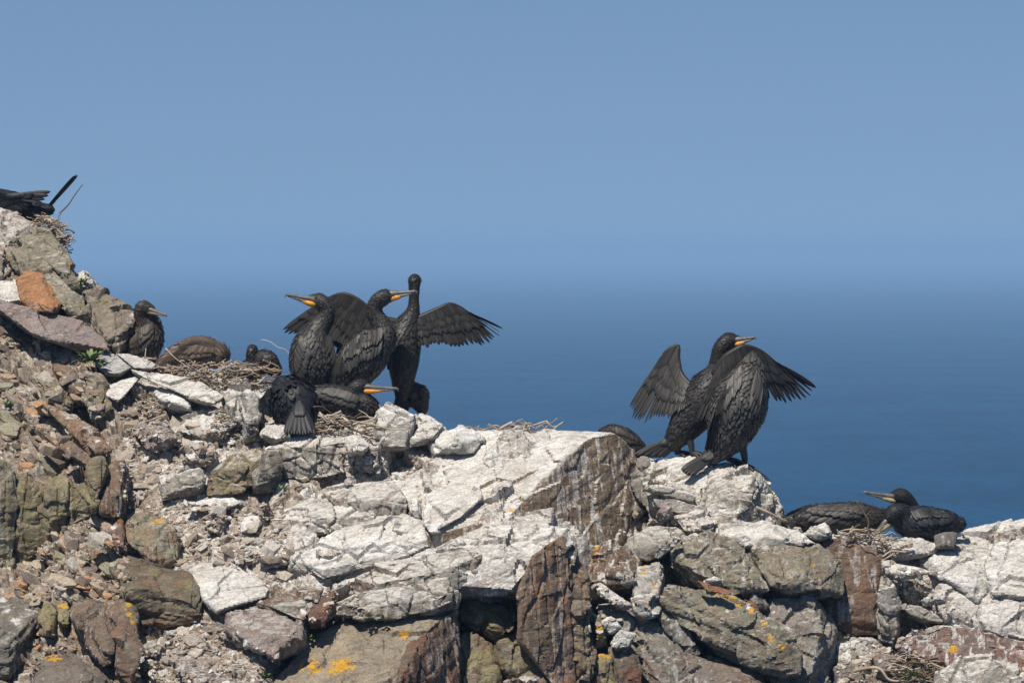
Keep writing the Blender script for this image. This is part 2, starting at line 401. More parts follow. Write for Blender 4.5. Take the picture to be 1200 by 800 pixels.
# ---- centre: the big white slabs
rock('flat_rock', 'largest white-topped rock slab with a broad brown face streaked by droppings', 'white',
     [(468, 574, .46), (500, 628, .80), (597, 604, .72), (640, 553, .47), (690, 513, .24), (722, 507, .10), (600, 502, .04), (548, 503, .08),
      (744, 526, -.02), (753, 578, .0), (736, 604, .15), (726, 640, .24), (690, 694, .46), (650, 674, .58), (597, 650, .74), (500, 655, .78)],
     bulge=0, inset=.6, thick=.7, cuts=0, vox=.008, crack=.15, amp=.42, groove=.12, tint=(.235, .18, .125), tint2=(.16, .125, .088), guano=.30, streak=1.0, rust=.2, lichen=[(599, 598, 4), (588, 585, 4)])
rock('rock', 'rough grey knob on the right edge of the big brown-faced slab', 'grey', [(744, 541), (757, 536), (765, 560), (760, 598), (742, 612), (737, 580)], d=(-.02, .12), bulge=.05)
rock('flat_rock', 'thin flat white slab lying loose on the big white-topped slab', 'chalk', [(496, 614), (500, 580), (522, 566), (562, 571), (566, 583), (540, 606), (507, 624)], o=.085, bulge=.0, thick=.06, cuts=2, amp=.6, crack=.1)
rock('stone', 'small upright white stone wedged left of the loose flat slab', 'chalk', [(481, 578), (490, 582), (494, 602), (490, 606), (480, 598)], o=.10, bulge=.02, thick=.08)
rock('rock', 'whitish rock between the grooved block and the pointed skyline rock', 'white', [(484, 484), (504, 488), (521, 498), (510, 514), (480, 520)], o=.05, bulge=.05)
rock('rock', 'dark grey leaning rock between the mossy and the grooved ledge', 'grey', [(306, 530), (325, 526), (330, 545), (318, 566), (299, 571), (298, 556)], o=(.30, .08), bulge=.02, tint=(.08, .07, .06))
rock('flat_rock', 'cream cap stone beside the nest twigs', 'chalk', [(404, 511), (420, 508), (434, 521), (424, 530), (407, 530)], o=(.32, .28), bulge=.02, thick=.14)
for k, (a, b, c, e) in enumerate([(411, 527, 8, 24), (420, 528, 8, 22), (430, 525, 8, 26), (440, 523, 8, 28)]):
    rock('stone', ['stubby cream stone column under the cap stone, leftmost of four', 'second stubby stone column under the cap stone', 'third stubby stone column under the cap stone', 'last stubby stone column right of the cap stone'][k],
         'white', [(a - c * .5, b), (a + c * .5, b - 2), (a + c * .6, b + e * .6), (a + c * .3, b + e), (a - c * .5, b + e * .9)], o=(.22, .07), bulge=.015, thick=.15, groove=.4)
rock('rock', 'rounded white boulder left of the black fanned tail', 'chalk', [(305, 508), (312, 498), (328, 493), (338, 500), (341, 513), (322, 517)], o=.10, bulge=.06, thick=.15)
rock('rock', 'white rock with black stains left of the crouching black bird', 'white', [(279, 462), (290, 456), (302, 466), (306, 490), (304, 512), (286, 515), (280, 490)], o=(.22, .04), bulge=.04, tint2=(.06, .06, .06), guano=.2)
rock('rock', 'white rock with grey front right of the long pale slab', 'white', [(254, 458), (272, 453), (288, 459), (298, 476), (294, 500), (276, 502), (262, 486)], o=(.2, .04), bulge=.04, tint2=(.07, .07, .065), guano=.22)
def ledge(label, pal, top, front, h, o=.07, **kw):
    """a step of bedrock: sloping top, sharp edge, upright front h px high along the listed top corners"""
    dt = [float(base_d(x, y)) + o for x, y in top]
    pts = [(x, y, d) for (x, y), d in zip(top, dt)] + [(top[i][0], top[i][1] + h, dt[i] + .01) for i in front]
    kw.setdefault('amp', .8); kw.setdefault('crack', .35)
    rock('stone_block', label, pal, pts, bulge=0, thick=kw.pop('thick', .3), cuts=0, vox=.0065, **kw)
ledge('pale ledge block with vertical grooves below the black bird tail', 'white', [(312, 526), (342, 511), (404, 509), (411, 517), (360, 524)], (0, 4, 3), 36, o=.19, groove=1.1, moss=.15, guano=.22, crack=.8)
ledge('moss-green ledge block with a white top edge beside a dark rock', 'moss', [(242, 556), (270, 534), (302, 524), (314, 531), (284, 549)], (0, 4, 3), 26, o=.16, moss=.6, guano=.0, crack=.6)
rock('rock', 'pointed white rock on the skyline between the birds and the twig heap', 'chalk', [(503, 518), (540, 495), (568, 514), (554, 530), (508, 533)], o=.02, bulge=0, thick=.25, cuts=0, amp=.7, extra=[(532, 519, .34)])
rock('stone_block', 'pale grooved block under the lying bird with yellow bill', 'white', [(440, 482), (455, 469), (487, 484), (476, 522), (444, 524)], o=(.24, .06), bulge=.01, cuts=0, groove=.9, amp=.7)
ledge('grey stepped ledge with rust stain in the middle of the slope', 'white', [(376, 576), (410, 567), (462, 562), (476, 584), (438, 590), (404, 588)], (3, 4, 5), 17, o=.10, guano=.1, rust=.25, groove=.5)
ledge('white stepped ledge with a grey front below the rust-stained ledge', 'white', [(316, 607), (350, 590), (436, 589), (440, 602), (366, 609)], (0, 3, 4), 15, o=.08, groove=.5)
ledge('broad white sheet of rock left of the loose flat slab', 'chalk', [(340, 655), (398, 620), (474, 601), (494, 608), (500, 634), (442, 652), (378, 668)], (4, 5, 6, 0), 11, o=.06, guano=.3)
ledge('dark-fronted ledge below the broad white sheet', 'grey', [(414, 676), (440, 662), (552, 638), (566, 648), (522, 668), (440, 684)], (0, 5, 4, 3), 26, o=.09, guano=.12, groove=.6, rust=.3)
ledge('low broken step above the weeds and the lichened block', 'grey', [(392, 706), (424, 692), (524, 676), (532, 690), (508, 702), (430, 712)], (0, 5, 4, 3), 14, o=.08, guano=.05, groove=.5)
ledge('long white ledge strip along the foot of the big slab', 'white', [(486, 652), (600, 602), (648, 596), (646, 612), (522, 656)], (0, 4, 3), 16, o=.06, groove=.8, guano=.2)
ledge('pale shelf of rock between gravel and broad white sheet', 'white', [(300, 640), (340, 622), (372, 626), (352, 648), (312, 654)], (0, 4, 3), 9, o=.05)
ledge('narrow pale step above the loose pale grey slab', 'pale', [(232, 642), (268, 630), (312, 634), (300, 648), (250, 652)], (0, 4, 3), 9, o=.05)
# ---- block with the cave
rock('stone_block', 'white-crusted capstone jutting over a dark mossy cave', 'white',
     [(508, 650, .98), (548, 630, .90), (592, 616, .78), (640, 614, .80), (667, 616, .80), (672, 636, .84), (634, 652, 1.0), (600, 690, 1.1), (572, 692, 1.08), (540, 690, 1.05), (514, 686, 1.1)],
     bulge=0, thick=.4, cuts=1, vox=.008, guano=.3, streak=1.0, rust=.2, white=[(555, 668, 14), (610, 664, 10), (530, 672, 9)])
rock('stone_block', 'tall rust-brown wall of rock right of the dark cave', 'brown',
     [(626, 648, 1.03), (664, 622, .88), (668, 660, .90), (668, 740, .92), (674, 812, .94), (645, 800, 1.03), (620, 760, 1.08), (607, 750, 1.06), (606, 700, 1.07), (616, 668, 1.06)],
     bulge=0, thick=.45, cuts=1, groove=.8, vox=.007, amp=.3, rust=.6, streak=.45, tint=(.23, .16, .115), tint2=(.15, .11, .08), mossy=[(650, 640, 8)])
rock('stone_block', 'narrow dark pillar on the right flank of the rust-brown wall', 'olive', [(666, 634), (676, 648), (686, 674), (694, 720), (696, 765), (692, 812), (668, 812), (662, 740), (664, 670)], d=(.84, .90), bulge=.02, thick=.4, groove=.6, rust=.5, moss=.3, tint=(.2, .16, .12), white=[(671, 650, 6)])
rock('stone_block', 'mossy stump of rock at the mouth of the dark cave', 'moss', [(532, 752), (546, 743), (572, 752), (580, 775), (586, 812), (530, 812)], d=(.98, 1.1), bulge=.03, thick=.3, groove=1.0, rust=.4)
for k, p in enumerate([[(540, 700), (566, 694), (578, 716), (560, 734), (540, 726)], [(570, 708), (600, 704), (606, 736), (584, 752), (566, 738)], [(585, 745), (615, 740), (626, 776), (600, 800), (580, 780)], [(600, 780), (640, 775), (650, 812), (600, 812)]]):
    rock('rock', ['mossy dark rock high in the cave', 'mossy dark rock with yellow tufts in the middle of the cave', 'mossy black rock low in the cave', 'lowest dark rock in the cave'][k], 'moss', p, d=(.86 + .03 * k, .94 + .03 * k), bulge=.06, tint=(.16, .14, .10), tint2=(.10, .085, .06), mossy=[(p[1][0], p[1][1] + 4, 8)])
rock('stone_block', 'brown block with yellow-orange lichen patches on its sloping top', 'olive',
     [(318, 806, 1.52), (340, 775, 1.36), (370, 742, 1.22), (415, 734, 1.2), (465, 707, 1.1), (515, 702, 1.08), (533, 711, 1.1), (535, 760, 1.15), (534, 830, 1.2), (502, 735, 1.31), (480, 757, 1.42), (448, 830, 1.72), (318, 830, 1.6)],
     bulge=0, thick=.5, cuts=0, vox=.008, tint=(.30, .25, .18), tint2=(.21, .175, .13), moss=.05, rust=.15, guano=-.25, streak=.1, amp=.8,
     lichen=[(400, 780, 13), (391, 784, 9), (365, 778, 7), (369, 786, 6), (474, 742, 6), (352, 782, 4)])
rock('rock', 'dark brown cleaved side wall below the lichened block', 'brown', [(478, 760, 1.47), (502, 737, 1.36), (533, 713, 1.16), (537, 760, 1.21), (536, 830, 1.27), (448, 830, 1.79)], bulge=0, thick=.12, cuts=0, vox=.006, amp=.5, groove=.9, rust=.5, guano=-.5, streak=.35, tint=(.13, .095, .07), tint2=(.085, .062, .048))
# ---- left foot of the slope
rock('flat_rock', 'big loose pale grey slab lying on the gravel', 'chalk', [(221, 668), (235, 660), (270, 656), (315, 690), (311, 698), (253, 716), (239, 702)], o=(.12, .14), bulge=.0, thick=.07, cuts=1, amp=.45, vox=.006, crack=.0, tint=(.36, .345, .315), tint2=(.30, .285, .26), guano=.2)
rock('rock', 'pinkish-grey rock crossed by a white vein below the loose pale slab', 'purple', [(256, 733), (274, 717), (320, 711), (352, 726), (356, 748), (322, 768), (282, 752)], o=.10, bulge=.05, thick=.25, white=[(285, 727, 5), (278, 742, 4)], tint=(.26, .22, .195), tint2=(.19, .16, .14))
rock('rock', 'dark wedge of rock behind the white-veined rock', 'grey', [(301, 708), (322, 696), (356, 689), (378, 687), (366, 708), (357, 728), (322, 713)], o=(.13, .12), bulge=.03, thick=.2, rust=.4, tint=(.14, .115, .09))
rock('rock', 'red-brown rock beside the white-splashed crack', 'rust', [(362, 712), (376, 700), (392, 692), (392, 712), (378, 728), (364, 728)], o=.12, bulge=.04, thick=.2, tint=(.13, .08, .06))
rock('boulder', 'dark brown overhanging boulder casting a shadow on the gravel', 'brown',
     [(126, 659, .95), (150, 650, .88), (184, 664, .93), (225, 671, 1.08), (236, 687, 1.16), (239, 722, 1.18), (216, 739, 1.14), (195, 750, 1.12), (165, 742, 1.16), (142, 692, 1.22), (136, 675, 1.12)],
     bulge=.05, thick=.45, vox=.008, cat='boulder', amp=.8, cuts=2, guano=-.4, rust=.35, moss=.15, streak=.2, tint=(.16, .135, .095), tint2=(.10, .078, .058), mossy=[(180, 668, 12), (225, 680, 10)])
rock('stone_block', 'brown jointed block with yellow lichen on its flat top', 'olive', [(147, 612, .62), (160, 604, .54), (190, 605, .56), (207, 617, .70), (208, 650, .76), (198, 669, .80), (174, 655, .84), (148, 634, .76), (200, 620, .72)], bulge=.02, thick=.4, groove=.7, rust=.55, vox=.007, lichen=[(183, 610, 8), (190, 608, 6)])
rock('flat_rock', 'upright brown shard with a white-splashed tip', 'rust', [(129, 618), (142, 608), (147, 626), (146, 646), (138, 651), (131, 634)], o=.22, bulge=.02, thick=.06, tint=(.13, .085, .07), white=[(135, 617, 7), (131, 628, 4)])
rock('flat_rock', 'upright orange shard beside the white-splashed one', 'rust', [(119, 622), (123, 612), (129, 622), (128, 640), (120, 638)], o=.20, bulge=.02, thick=.06)
# mossy cliff on the left edge, five jointed columns
CL = [([(-30, 535), (-8, 534), (8, 540), (16, 552), (20, 600), (14, 668), (-30, 690)], 'grey grooved cliff column cut by the picture edge', (.50, .50), 'olive'),
      ([(14, 551), (26, 556), (34, 552), (48, 564), (52, 600), (50, 640), (26, 660), (14, 640)], 'mossy cliff column with a dark joint next to the edge column', (.46, .47), 'moss'),
      ([(46, 572), (60, 556), (75, 546), (82, 560), (84, 600), (78, 614), (52, 640), (46, 610)], 'stepped moss-green cliff column in the middle of the cliff', (.47, .50), 'moss'),
      ([(80, 570), (92, 566), (101, 563), (112, 575), (112, 600), (98, 608), (80, 616)], 'moss-green cliff column below the dark hollow', (.46, .50), 'moss'),
      ([(100, 548), (108, 538), (121, 534), (126, 548), (118, 578), (110, 602), (102, 585)], 'yellow-green lichen-covered cliff corner', (.50, .56), 'moss'),
      ([(119, 556), (132, 540), (146, 536), (147, 570), (140, 606), (118, 604), (114, 590)], 'brown jointed column at the end of the mossy cliff', (.40, .55), 'brown')]
for p, l, dd, pl in CL:
    rock('standing_stone', l, pl, p, d=dd, bulge=.03, thick=.35, groove=.75, vox=.007, amp=.6, cuts=3, **({'moss': .5} if pl == 'olive' else {'moss': .6} if pl == 'moss' else {}))
rock('stone_block', 'grey block with white splashes on top in the bottom corner', 'grey', [(-40, 692, 1.0), (0, 700, 1.03), (15, 697, 1.0), (45, 718, 1.08), (43, 765, 1.14), (10, 792, 1.42), (10, 755, 1.40), (-40, 745, 1.36), (-40, 800, 1.45)], bulge=0, thick=.35, cuts=1, vox=.007, white=[(20, 727, 9), (8, 715, 7), (2, 702, 8), (35, 714, 4)], tint=(.14, .13, .11), guano=-.15)
rock('stone_block', 'smooth purple-brown block beside the yellow lichen column', 'brown', [(80, 716), (92, 703), (122, 702), (137, 742), (139, 770), (122, 778), (104, 758)], o=(.30, .14), bulge=.04, thick=.3, rust=.15, guano=-.4)
rock('standing_stone', 'dark brown column with a stripe of yellow lichen', 'brown', [(128, 712), (136, 700), (150, 700), (160, 728), (166, 758), (160, 790), (146, 812), (134, 790)], o=(.26, .10), bulge=.04, thick=.3, rust=.35, guano=-.35, lichen=[(151, 708, 4), (153, 718, 4), (155, 728, 3)], mossy=[(150, 706, 7), (154, 722, 7)])
rock('rock', 'brown rock with one round orange lichen spot', 'brown', [(38, 790), (52, 766), (74, 764), (98, 775), (127, 794), (127, 825), (35, 825)], o=(.18, .20), bulge=.05, thick=.3, rust=.1, guano=-.3, tint=(.17, .145, .12), lichen=[(64, 766, 8), (60, 769, 6), (67, 770, 6)])
rock('stone', 'mossy yellow stone in the gap behind the white-splashed corner block', 'moss', [(46, 722), (54, 704), (66, 714), (62, 742), (48, 744)], o=.10, bulge=.03, thick=.2)
rock('stone', 'yellow-lichened stone left of the purple-brown block', 'moss', [(66, 706), (78, 700), (84, 716), (80, 732), (68, 732)], o=.12, bulge=.03, thick=.2, lichen=[(73, 710, 6)])
rock('flat_rock', 'purple slab with a white top edge at the bottom of the gravel', 'purple', [(196, 764), (206, 758), (224, 770), (262, 792), (290, 812), (236, 815), (208, 782)], o=.12, bulge=.02, thick=.1, white=[(208, 764, 9), (222, 775, 6)], tint=(.2, .165, .16))
rock('rock', 'small dark rock in the shadow of the overhanging boulder', 'grey', [(166, 756), (180, 748), (192, 756), (188, 768), (172, 768)], o=.06, bulge=.04, thick=.12)
# ---- upper left hill
rock('rock', 'brown rock edge carrying the crest nest', 'olive', [(36, 266), (58, 268), (76, 292), (84, 314), (64, 308), (40, 284)], o=.10, bulge=.04, thick=.2, guano=-.2)
rock('rock', 'white-streaked crest rock below the topmost nest', 'white', [(-30, 240), (0, 243), (16, 247), (38, 262), (42, 274), (26, 288), (4, 334), (-30, 334)], o=(.16, .02), bulge=.05, streak=1.2, guano=.1, tint=(.25, .2, .16), rust=.3)
rock('flat_rock', 'upper of two curved olive rock bands on the hill', 'olive', [(20, 278), (37, 274), (76, 299), (93, 328), (95, 339), (86, 342), (62, 313), (30, 290)], o=(.20, .16), bulge=.02, thick=.16, groove=.0, guano=-.1, vox=.007, streak=.2)
rock('flat_rock', 'lower of two curved olive rock bands on the hill', 'olive', [(10, 292), (27, 286), (52, 302), (77, 331), (97, 350), (109, 384), (86, 372), (52, 324), (24, 320)], o=(.24, .14), bulge=.02, thick=.16, guano=-.1, vox=.007, streak=.2)
rock('rock', 'small skyline rock with a tuft of grass on it', 'pale', [(86, 322), (98, 317), (110, 327), (113, 338), (96, 344), (86, 338)], o=.06, bulge=.04, thick=.2)
rock('rock', 'grey-brown rock hiding the lower half of the hunched brown-black bird', 'pale', [(94, 340), (117, 338), (140, 352), (161, 369), (154, 392), (138, 416), (124, 410), (108, 380)], o=(.14, .05), bulge=.06, thick=.3, vox=.007, tint=(.22, .185, .14), tint2=(.13, .11, .085), guano=-.2, streak=.4, white=[(155, 368, 6)], mossy=[(120, 350, 9)])
rock('rock', 'angular orange-brown rock on the hill', 'rust', [(20, 328), (31, 318), (49, 321), (73, 352), (68, 367), (44, 366), (24, 352)], o=.24, bulge=.05, thick=.2, cuts=2, amp=.6, vox=.006, tint=(.36, .18, .085), tint2=(.27, .14, .07), rust=.3)
rock('rock', 'white-crusted rock left of the angular orange-brown rock', 'chalk', [(-20, 330), (4, 332), (22, 328), (26, 352), (4, 360), (-20, 356)], o=.18, bulge=.04, thick=.2)
rock('flat_rock', 'long purple-grey slab slanting down the hill', 'purple', [(-20, 347), (0, 352), (26, 357), (68, 366), (106, 380), (123, 395), (129, 410), (100, 404), (62, 398), (36, 390), (10, 366)], o=(.26, .20), bulge=.0, thick=.12, cuts=1, amp=.6, vox=.006, extra=[(40, 374), (90, 390)])
rock('flat_rock', 'grey flat slab right of the green plant', 'chalk', [(109, 422), (117, 411), (137, 415), (156, 430), (141, 438), (124, 438)], o=.12, bulge=.0, thick=.05, cuts=1, amp=.5, vox=.006, tint=(.27, .26, .245), tint2=(.22, .21, .2), guano=.05)
rock('flat_rock', 'thin grey slab below the hunched bird on the skyline', 'chalk', [(135, 414), (150, 413), (168, 419), (183, 427), (178, 431), (156, 431)], o=.10, bulge=.0, thick=.05, cuts=1, amp=.5, vox=.006, tint=(.3, .29, .27), guano=.05)
rock('flat_rock', 'long pale slab propped up over a dark gap below the nest', 'chalk', [(153, 433), (172, 433), (226, 445), (262, 464), (251, 473), (222, 466), (195, 453), (168, 443)], o=.20, bulge=.0, thick=.06, cuts=1, amp=.6, vox=.006, tint=(.36, .33, .28), guano=.25)
rock('flat_rock', 'tilted white tile of rock with an orange patch', 'white', [(125, 452), (142, 445), (165, 440), (146, 464), (138, 470), (124, 464)], o=.14, bulge=.0, thick=.04, cuts=0, amp=.5, vox=.006, rust=.5)
rock('rock', 'white block in the shade under the long propped slab', 'chalk', [(176, 458), (188, 454), (205, 458), (223, 468), (226, 481), (202, 476), (184, 468)], o=.10, bulge=.03, thick=.15)
rock('rock', 'rounded pinkish rock below the white shaded block', 'purple', [(158, 502), (170, 492), (182, 490), (200, 501), (211, 513), (196, 520), (180, 523), (170, 512)], o=.10, bulge=.05, thick=.2, tint=(.28, .235, .21), tint2=(.2, .165, .15), white=[(192, 513, 7)])
rock('rock', 'white sloping rock under the propped slab end', 'white', [(212, 488), (236, 480), (262, 482), (276, 498), (262, 512), (228, 512), (208, 504)], o=.07, bulge=.04, thick=.2)
rock('stone_block', 'small pale stepped block in the gravel above the mossy ledge', 'pale', [(216, 524), (226, 517), (248, 520), (256, 532), (240, 544), (222, 538)], o=(.16, .04), bulge=.02, thick=.2, groove=.5)
rock('stone_block', 'low pale ledge with a grooved front in the upper gravel', 'pale', [(186, 566), (206, 556), (232, 549), (240, 558), (236, 572), (206, 582), (188, 586)], o=(.18, .05), bulge=.02, thick=.2, groove=.8)
rock('flat_rock', 'pale slab bridging a dark hole in the gravel', 'white', [(216, 590), (240, 584), (272, 583), (286, 588), (270, 594), (262, 588), (232, 592)], o=.13, bulge=.0, thick=.04, cuts=0)
rock('stone_block', 'grooved purplish stone below the dark hole', 'purple', [(240, 602), (256, 598), (262, 606), (260, 622), (244, 622)], o=(.16, .06), bulge=.02, thick=.15, groove=.8)
rock('stone_block', 'mossy square stub of rock left of the long brown plank rock', 'moss', [(49, 452), (60, 447), (75, 449), (83, 468), (80, 485), (62, 484), (52, 468)], o=(.20, .06), bulge=.03, thick=.2, groove=.5, moss=.6)
rock('rock', 'dark red-brown leaning rock above the mossy stub', 'brown', [(64, 428), (78, 430), (92, 438), (102, 449), (98, 470), (88, 472), (76, 452)], o=(.24, .12), bulge=.03, thick=.2, rust=.6)
rock('standing_stone', 'grey-green ribbed rock under the green plant', 'olive', [(99, 444), (110, 436), (119, 436), (126, 456), (130, 480), (118, 492), (104, 492), (98, 468)], o=(.22, .06), bulge=.03, thick=.2, groove=1.2, lichen=[(122, 458, 3), (122, 469, 3)])
rock('flat_rock', 'long brown plank of rock with a white streaked back', 'rust', [(44, 469), (52, 470), (94, 493), (121, 511), (129, 528), (112, 532), (84, 510), (60, 488)], o=.20, bulge=.01, thick=.05, cuts=1, amp=.8, vox=.006, tint=(.24, .165, .11), tint2=(.18, .12, .08), rust=.3, guano=-.15, white=[(105, 505, 6), (115, 516, 5), (80, 489, 4)])
rock('flat_rock', 'thin dark plank of rock under the long brown plank', 'brown', [(39, 498), (56, 505), (84, 519), (112, 541), (103, 545), (76, 528), (52, 510)], o=.22, bulge=.0, thick=.04, cuts=1, amp=.8, vox=.006)

# ---- right: the boulder with the two standing birds and the piled blocks
rock('boulder', 'large whitish boulder carrying the wing-drying bird and the standing bird', 'chalk',
     [(742, 536, -.05), (812, 535, -.05), (850, 541, .08), (886, 548, .13), (905, 567, .08), (918, 593, .05), (918, 622, .08), (878, 568, .26), (862, 618, .36), (838, 610, .36), (755, 580, .22), (760, 612, .22), (780, 548, .08)],
     bulge=0, thick=.6, cuts=1, vox=.008, cat='boulder', guano=.3, streak=1.0, tint=(.30, .26, .21), tint2=(.22, .195, .16), amp=1.2)
rock('flat_rock', 'cracked white slab lifting off the left foot of the birds boulder', 'white', [(754, 566), (772, 568), (815, 580), (812, 588), (780, 580), (756, 572)], d=(.30, .32), bulge=.0, thick=.08, cuts=0)
rock('flat_rock', 'second cracked slab below the lifting white slab', 'white', [(764, 584), (790, 584), (828, 596), (828, 603), (800, 602), (770, 594)], d=(.34, .36), bulge=.0, thick=.08, cuts=0, rust=.3)
rock('stone', 'rounded brown stone wedged in the cracks below the birds boulder', 'purple', [(770, 600), (776, 592), (788, 593), (790, 604), (778, 608)], d=(.38, .40), bulge=.03, thick=.1)
rock('stone_block', 'cream block under the cracked slabs', 'white', [(788, 603), (828, 600), (842, 612), (834, 624), (800, 624)], d=(.38, .45), bulge=.03, thick=.2)
rock('stone_block', 'tan block with a white top between big slab and green-grey boulder', 'pale', [(733, 632), (760, 615), (790, 618), (806, 622), (796, 634), (778, 643), (752, 654), (735, 648)], d=(.42, .52), bulge=.03, thick=.3, guano=.08)
rock('boulder', 'smooth green-grey boulder with white runs on its left end', 'olive', [(788, 646), (800, 628), (830, 625), (852, 630), (876, 650), (903, 680), (902, 689), (856, 694), (806, 672), (791, 658)], d=(.52, .66), bulge=.05, thick=.4, cat='boulder', moss=.15, streak=.9, guano=-.05, vox=.008, white=[(800, 632, 8)])
rock('rock', 'dark white-streaked rock between green-grey boulder and rusty-cornered block', 'grey', [(852, 632), (884, 637), (902, 652), (906, 684), (890, 676), (870, 652)], d=(.44, .52), bulge=.02, thick=.3, streak=1.4, tint=(.12, .1, .09))
rock('stone_block', 'grey block with a dark rusty triangle on its corner', 'olive', [(881, 639, .50), (909, 633, .46), (958, 637, .44), (984, 656, .52), (986, 694, .55), (965, 689, .62), (920, 694, .66), (903, 686, .66), (900, 652, .62)], bulge=.02, thick=.4, vox=.008, moss=.1, white=[(898, 640, 8), (884, 640, 6)], rust=.2, lichen=[(954, 662, 3)])
rock('stone_block', 'tall rust-brown block with a straight right edge', 'rust', [(964, 633), (1000, 628), (1038, 646), (1036, 664), (1031, 744), (1000, 738), (978, 740), (966, 704)], d=(.38, .44), bulge=.02, thick=.35, cuts=1, vox=.008, tint=(.175, .12, .085), tint2=(.125, .085, .062), rust=.3, streak=.5, guano=-.05, amp=.5, white=[(1010, 634, 8)])
rock('flat_rock', 'light grey blade of rock right of the tall rust-brown block', 'pale', [(1036, 672), (1047, 682), (1054, 702), (1055, 740), (1047, 755), (1032, 750), (1030, 696)], d=(.46, .50), bulge=.03, thick=.15, tint=(.26, .25, .24))
rock('boulder', 'big lichen-spotted boulder with an orange upper edge', 'olive', [(776, 700), (782, 686), (836, 689), (886, 716), (931, 739), (941, 757), (936, 788), (918, 789), (882, 779), (830, 748), (798, 728)], d=(.70, .86), bulge=.06, thick=.5, vox=.008, cat='boulder', moss=.1, streak=.3, guano=-.1, rust=.2,
     lichen=[(839, 693, 5), (858, 702, 5), (867, 707, 4), (880, 715, 4), (917, 755, 4), (903, 748, 4), (896, 730, 4), (849, 697, 5)], white=[(925, 736, 7), (875, 712, 4), (852, 715, 3)])
rock('stone_block', 'large plain grey block with a dark right side', 'grey', [(892, 711, .62), (909, 698, .58), (954, 697, .58), (959, 740, .70), (954, 768, .72), (948, 812, .78), (977, 730, .50), (979, 752, .50), (975, 812, .55), (900, 800, .72)], bulge=.0, thick=.4, vox=.008, white=[(912, 708, 4), (908, 716, 3), (928, 716, 4)], streak=.3, lichen=[(961, 744, 3), (968, 742, 3)])
rock('flat_rock', 'flat brown slab under the lichen-spotted boulder', 'brown', [(802, 761), (830, 770), (888, 787), (898, 815), (815, 812)], d=(.72, .84), bulge=.02, thick=.3, tint=(.17, .14, .12), rust=.2)
rock('flat_rock', 'long grey-tan slab dipping to the bottom edge', 'grey', [(735, 740), (754, 729), (771, 728), (797, 755), (817, 783), (830, 815), (776, 818), (740, 770)], d=(.66, .84), bulge=.03, thick=.3, streak=.7, tint=(.2, .175, .14), rust=.25)
rock('rock', 'upright white-crusted shard dotted with orange lichen', 'white', [(748, 662), (774, 656), (779, 674), (772, 706), (767, 722), (753, 729), (742, 720), (745, 690)], d=(.60, .74), bulge=.03, thick=.15, lichen=[(754, 671, 4), (766, 684, 4), (763, 708, 3), (753, 726, 5), (758, 652, 4)], guano=.15)
rock('stone_block', 'brown block with vertical white drip lines', 'brown', [(688, 660), (696, 638), (716, 632), (742, 640), (752, 654), (747, 682), (710, 687), (688, 684)], d=(.52, .60), bulge=.03, thick=.3, streak=2.0, guano=.0, lichen=[(700, 640, 4), (697, 650, 3)], white=[(715, 634, 8)])
rock('flat_rock', 'white shard lying aslant below the drip-lined block', 'chalk', [(692, 684), (704, 681), (725, 696), (742, 708), (732, 713), (704, 698)], d=(.70, .74), bulge=.01, thick=.05, lichen=[(694, 692, 4)])
rock('flat_rock', 'thin knife-edged shard leaning up against the tan block', 'chalk', [(766, 652), (778, 640), (792, 628), (797, 630), (788, 642), (772, 655)], d=(.62, .60), bulge=.0, thick=.03, cuts=0, vox=.005, guano=.2)
rock('stone', 'thin black and white sliver on the drip-lined block', 'chalk', [(728, 680), (746, 676), (747, 681), (730, 684)], d=(.70, .70), bulge=.0, thick=.04, cuts=0, vox=.005)
rock('rock', 'yellow-lichened stub at the foot of the narrow dark pillar', 'moss', [(694, 770), (704, 764), (717, 770), (722, 812), (692, 812)], d=(.80, .84), bulge=.03, thick=.2, lichen=[(703, 765, 5), (712, 768, 5)], groove=.5)
rock('rock', 'stone with a bright yellow lichen patch between pillar and shards', 'moss', [(694, 726), (702, 720), (712, 732), (710, 754), (697, 756)], d=(.76, .80), bulge=.03, thick=.2, lichen=[(702, 735, 7), (704, 746, 6), (698, 752, 4)])
rock('stone_block', 'dark brown block below the white broken shards', 'brown', [(714, 760), (730, 752), (748, 770), (752, 815), (716, 815)], d=(.76, .84), bulge=.03, thick=.2, rust=.6)
rock('stone', 'white broken shard above the dark brown block', 'chalk', [(714, 752), (728, 738), (745, 742), (738, 758), (722, 760)], d=(.82, .84), bulge=.01, thick=.05)
rock('stone', 'second white broken shard with a pink side', 'chalk', [(704, 728), (716, 722), (730, 735), (714, 742)], d=(.80, .82), bulge=.01, thick=.05)
rock('rock', 'grey rock in the dip below the drip-lined block', 'grey', [(700, 706), (730, 704), (748, 726), (736, 744), (708, 730)], d=(.60, .70), bulge=.04, thick=.2)
rock('rock', 'narrow grey rock squeezed under the lichen-spotted boulder', 'grey', [(770, 712), (780, 704), (806, 736), (816, 762), (806, 766), (780, 740)], d=(.66, .72), bulge=.02, thick=.2)
rock('stone', 'orange-edged sliver lying on the lichen-spotted boulder', 'rust', [(818, 680), (836, 686), (858, 692), (854, 696), (830, 692)], d=(.78, .82), bulge=.0, thick=.03, cuts=0, vox=.005)
rock('stone', 'small grey stone on the near end of the lichen-spotted boulder', 'white', [(824, 678), (838, 675), (848, 680), (844, 685), (826, 685)], d=(.74, .74), bulge=.02, thick=.06)
rock('rock', 'dark bluish rock in the crack right of the lichen-spotted boulder', 'grey', [(880, 692), (890, 696), (900, 710), (892, 714), (880, 706)], d=(.62, .64), bulge=.02, thick=.1, tint=(.1, .1, .11))
